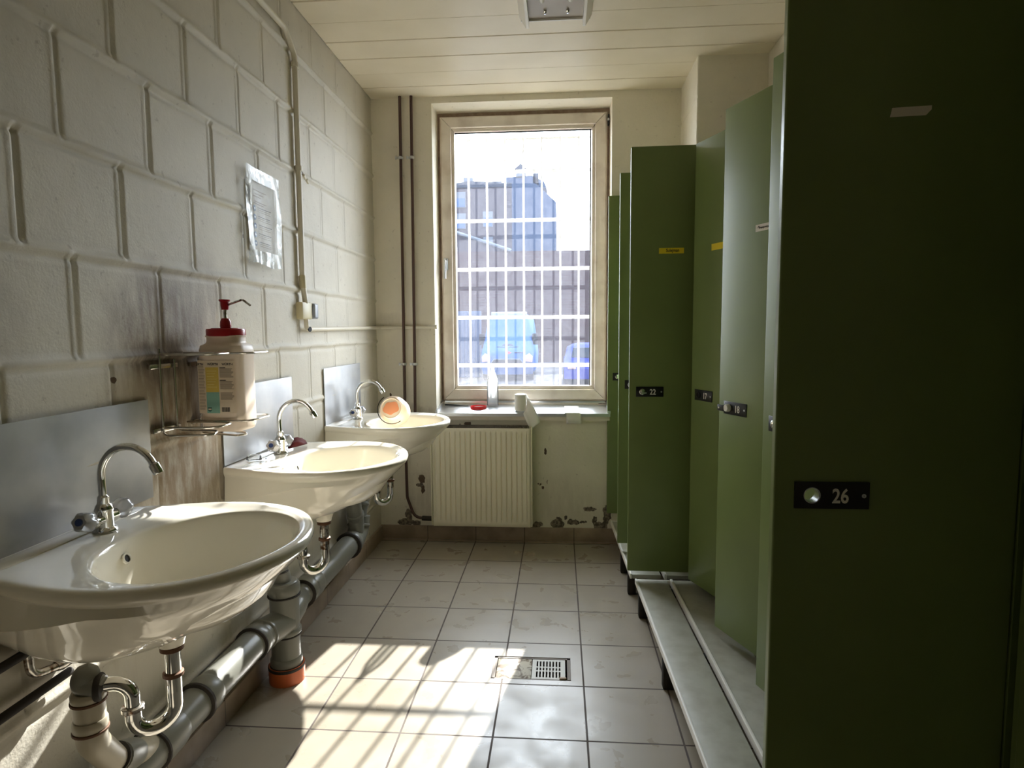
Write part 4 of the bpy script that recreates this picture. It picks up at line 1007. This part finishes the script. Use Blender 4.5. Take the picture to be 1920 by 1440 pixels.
# perpendicular doors (open to about 90 degrees), face towards the camera
locker(1.045, '26', math.radians(88.3), 'nearest locker, dark open door numbered 26 filling the right side', (-.228, 1.620, .062, .016, M['paper'], '~slant'), hole=True, pitch=.42, dw=.388)
locker(1.515, '', math.radians(17.5), 'locker between doors 18 and 26, ajar, only a narrow green strip and lock showing', None, key=1, pitch=.365)
locker(1.905, '18', math.radians(20.7), 'locker 18, pale green door ajar with a white sticker', (-.215, 1.603, .080, .022, M['paper'], '~pen'), key=2, pitch=.41, dz1=2.046)
locker(2.335, '17', math.radians(20), 'locker 17, green door ajar showing half of a yellow sticker', (-.261, 1.603, .100, .026, M['yellow'], ''), key=3, pitch=.41)
locker(2.765, '22', math.radians(87), 'locker 22, wide open dark green door with a yellow name sticker', (-.262, 1.617, .106, .024, M['yellow'], 'Sulejman'), key=1, pitch=.37, dz1=2.074)
t6, d6 = locker(3.142, '', math.radians(88.5), 'locker whose open door shows only its thin edge behind door 22', None, key=1, pitch=.14)
t7, d7 = locker(3.66, '', math.radians(88), 'farthest locker door, standing open in front of the window wall', (-.315, 1.62, .02, .02, M['paper'], ''), key=1, body=False)
b = MB(); b.tube(arc_path([(-.300, -.004, 1.83), (-.302, -.012, 1.80), (-.296, -.010, 1.72), (-.288, -.004, 1.69)], .02), .0025, M['white'], 8); bmesh.ops.translate(b.bm, vec=(0, 0, -.15), verts=b.bm.verts[:]); b.build('coat_hook', d7)
b = MB(); b.box(-.02, .03, .002, .03, .03, 2.05, M['green']); bmesh.ops.translate(b.bm, vec=(0, 0, -.03), verts=b.bm.verts[:]); b.build('cabinet_body', t7)
locker(.625, '', math.radians(1), 'closed locker at the right edge, nearest of the row, just its green door', None, key=1, pitch=.41)

# ------------------------------------------------------------------ benches carrying the lockers
def bench(y0, y1, label, legs, xo=0):
    """low bench: front board, gap, rail board reaching under the lockers"""
    def bx(y): return .345+SL*(2.8-y)+xo
    t = thing('locker_bench', label, 'bench', (bx(y0)+.2, y0, 0), 0, 'benches under the lockers'); O = t.location
    def slab(xa, xb, z0, z1, m, name, ya=y0, yb=y1, bev=.003):
        b = MB(); L = yb-ya
        b.prism([(bx(ya)+xa, ya), (bx(ya)+xb, ya), (bx(yb)+xb, yb), (bx(yb)+xa, yb)], 'z', z0, z1, m, bev); return b.build(name, t, O)
    slab(.008, .142, .128, .148, M['board'], 'front_board', bev=.001)
    slab(0, .009, .126, .152, M['white'], 'front_edge')
    slab(.158, .169, .124, .153, M['white'], 'rail_edge')
    slab(.169, min(.66, RX-.01-bx(y0)), .128, .147, M['board'], 'rear_board', bev=.001)
    slab(.009, .168, .130, .149, M['white'], 'end_edge', y1-.012, y1-.002)
    for ly in legs:
        b = MB(); b.box(bx(ly)+.006, bx(ly)+.046, ly, ly+.035, 0, .128, M['blackpipe'], .005); b.build('leg', t, O)
        b = MB(); b.box(bx(ly)+.30, bx(ly)+.34, ly, ly+.035, 0, .128, M['blackpipe'], .005); b.build('leg', t, O)
        b = MB(); b.box(bx(ly)+.046, bx(ly)+.30, ly+.005, ly+.030, .100, .128, M['blackpipe']); b.build('cross_bar', t, O)
    return t
bench(.5, 2.785, 'long low grey bench with white edges in front of lockers 17 to 26', (1.40, 2.150, 2.70))
bench(2.84, 3.655, 'short low grey bench with white edge by the window wall', (2.95, 3.215), -.014)

# ------------------------------------------------------------------ outside
GZ = -.7
b = MB(); b.box(-30, 30, EY+.02, 70, GZ-.2, GZ, M['yard']); struct(b.build('ground'))
b = MB(); b.box(-14, 14, 38, 39, GZ, 6.05, M['brick']); wl = b.build('garage_building')
b2 = MB(); b2.prism([(-6.4, 7.25), (-3.0, 6.05), (-6.4, 6.05)], 'y', 38.05, 38.6, M['greybld']); 
tag(wl, 'low long reddish brick building across the yard', 'building')
o = b2.build('gable', wl); 
b = MB(); b.tube([(-6.5, 37.9, 7.30), (-2.9, 37.9, 6.08)], .10, M['lightpane'], 8); b.build('eaves', wl)
ab = thing('apartment_building', 'tall brick and pale blue rendered building with a roof lantern', 'building', (-5, 45, GZ)); AO = ab.location
b = MB(); b.box(-16, -3.36, 45, 55, GZ, 11.45, M['greybld']); b.build('brick_wing', ab, AO)
b = MB(); b.prism([(-3.36, GZ), (-.21, GZ), (-.21, 10.27), (-1.55, 11.5), (-2.0, 11.75), (-3.36, 11.75)], 'y', 44.8, 55, M['bluebld']); b.build('blue_wing', ab, AO)
b = MB(); b.prism([(-16, 11.45), (-3.36, 11.45), (-3.36, 11.7), (-6.4, 11.9), (-9, 11.6), (-16, 11.6)], 'y', 44.9, 55, M['roof']); b.prism([(-3.9, 11.6), (-3.9, 12.35), (-2.0, 12.45), (-1.1, 12.0), (-.9, 11.5), (-2.0, 11.8)], 'y', 46, 55, M['bluebld']); b.build('roof', ab, AO)
for x0, x1, z1 in ((-7.0, -6.3, 12.4), (-4.9, -4.2, 12.1), (-1.9, -1.5, 12.6)):
    b = MB(); b.box(x0, x1, 46, 46.6, 11.5, z1, M['lightpane'] if x0 < -3 else M['roof']); b.build('chimney', ab, AO)
b = MB(); b.box(-3.15, -2.45, 46, 46.7, 12.3, 12.9, M['lightpane']); b.prism([(-3.25, 12.9), (-2.35, 12.9), (-2.8, 13.3)], 'y', 45.9, 46.8, M['roof']); b.tube([(-2.8, 46.3, 13.2), (-2.8, 46.3, 13.7)], .03, M['roof'], 6); b.build('roof_lantern', ab, AO)
for (x, z) in ((-7.05, 9.1), (-7.05, 7.3), (-5.1, 9.2), (-5.1, 7.4), (-7.05, 10.6), (-9, 9.1), (-9, 7.3)):
    b = MB(); b.box(x-.35, x+.35, 44.9, 45.02, z-.55, z+.55, M['lightpane']); f = b.build('window', ab, AO)
    b = MB(); b.box(x-.30, x+.30, 44.86, 44.91, z-.5, z+.1, M['farwin']); b.build('pane', f, AO)

# van
vn = thing('van', 'light blue delivery van parked facing the window', 'van', (-2.03, 24, GZ)); V0 = Vector((-2.03, 24, GZ))
def van_sec(z, t):   # half width and front y for a height
    return t
secs = [(.25, .98, .12), (.50, 1.03, 0), (.95, 1.04, -.02), (1.22, 1.02, .10), (1.32, 1.0, .30), (2.08, .90, .75), (2.18, .88, .84), (2.45, .84, 1.05), (2.62, .72, 1.35)]
b = MB(); V = []
for z, hw, fy in secs:
    ring = []
    for k in range(13):
        s = -1+2*k/12; ring.append(b.bm.verts.new((hw*math.copysign(abs(s)**.8, s), fy+.28*abs(s)**3.5, z)))
    ring += [b.bm.verts.new((hw*1.0, 5.4, z)), b.bm.verts.new((-hw*1.0, 5.4, z))]
    V.append(ring)
for A, B in zip(V, V[1:]):
    for j in range(len(A)): b.face([A[j], A[(j+1) % len(A)], B[(j+1) % len(A)], B[j]], M['van'], True)
b.face(V[0][::-1], M['tyre']); b.face(V[-1], M['vanwhite']); body = b.build('van_body', vn, sharp=50)
b = MB()
def wsh(i, j):
    s = -1+2*i/10; t = j/4; z = 1.36+.66*t; hw = (.93-.08*t)*.93; return (hw*s, .40+.42*t+.28*abs(s*.93)**3.5-.03-.05, z)
b.grid(wsh, M['darkglass'], 11, 5); b.build('windscreen', vn)
b = MB(); b.prism([(-.55, .58), (.55, .58), (.62, .72), (.5, .86), (-.5, .86), (-.62, .72)], 'y', -.06, .02, M['tyre']); b.tube([(-.55, -.06, .58), (-.62, -.06, .72), (-.5, -.06, .86), (.5, -.06, .86), (.62, -.06, .72), (.55, -.06, .58)], .02, M['lightpane'], 6, closed=True); b.build('radiator_grille', vn)
for s in (-1, 1):
    b = MB(); b.prism([(s*.66, .78), (s*.98, .74), (s*.99, .96), (s*.86, 1.08), (s*.68, .98)], 'y', -.04, .30, M['headlight'], .01); b.build('headlight', vn)
    b = MB(); b.box(s*1.06-.11, s*1.06+.11, .7, .85, 1.40, 1.85, M['tyre'], .03); b.build('wing_mirror', vn)
    b = MB(); b.tube([(s*.78, .75, .34), (s*1.0, .75, .34)], .34, M['tyre'], 20); b.build('wheel', vn)
    b = MB(); b.tube([(s*.05, .27, 1.305), (s*.42, .31, 1.33)], .018, M['tyre'], 6); b.build('wiper', vn)
b = MB(); b.prism([(.05, 1.16), (.17, 1.11), (.05, 1.06)], 'y', .03, .05, M['redlid']); b.add_mesh(text_mesh('TRANSIT', .14), frame_mtx((.24, .02, 1.07), (1, 0, 0), (0, 0, 1)), M['ink']) if False else b.box(.28, .62, .03, .05, 1.10, 1.13, M['tyre']); b.build('badge', vn)
b = MB(); b.box(-.72, .72, 1.1, 1.3, 2.55, 2.72, M['vanwhite'], .03); b.build('roof_fairing', vn)

# blue car
def car(x, y, label, m):
    t = thing('car', label, 'car', (x, y, GZ))
    prof = [(0, .28), (.02, .62), (.15, .78), (.95, .92), (1.55, 1.40), (2.0, 1.50), (3.1, 1.46), (3.75, .98), (4.1, .9), (4.15, .35)]
    b = MB(); V = []
    for k in range(9):
        s = -1+2*k/8; sc = 1-.10*abs(s)**4
        V.append([b.bm.verts.new((s*.88*(1 if z < .95 else .86), yy*sc+.1*(1-sc)*10*.1, z*(sc if z > .95 else 1))) for yy, z in prof])
    for A, B in zip(V, V[1:]):
        for j in range(len(prof)-1): b.face([A[j], A[j+1], B[j+1], B[j]], m, True)
    b.face(V[0], m); b.face(V[-1][::-1], m); b.build('car_body', t, sharp=35)
    b = MB(); b.prism([(-.62, .98), (.62, .98), (.55, 1.34), (-.55, 1.34)], 'y', 1.0, 1.25, M['darkglass']); b.build('windscreen', t)
    for s in (-1, 1):
        b = MB(); b.box(s*.62-.14, s*.62+.14, -.02, .12, .62, .78, M['headlight'], .03); b.build('headlight', t)
        for yy in (.8, 3.3):
            b = MB(); b.tube([(s*.70, yy, .30), (s*.90, yy, .30)], .30, M['tyre'], 18); b.build('wheel', t)
    return t
car(1.05, 21.5, 'deep blue parked car to the right of the van', M['carblue'])
b = MB(); b.box(-4.6, -3.3, 26, 26.2, GZ, 2.1, mat('blue_container', (.012, .03, .08), .5))
for i in range(8): b.box(-4.55+.16*i, -4.50+.16*i, 25.95, 26.0, GZ, 2.05, bpy.data.materials['blue_container'])
tag(b.build('storage_container'), 'blue ribbed container left of the van', 'container')
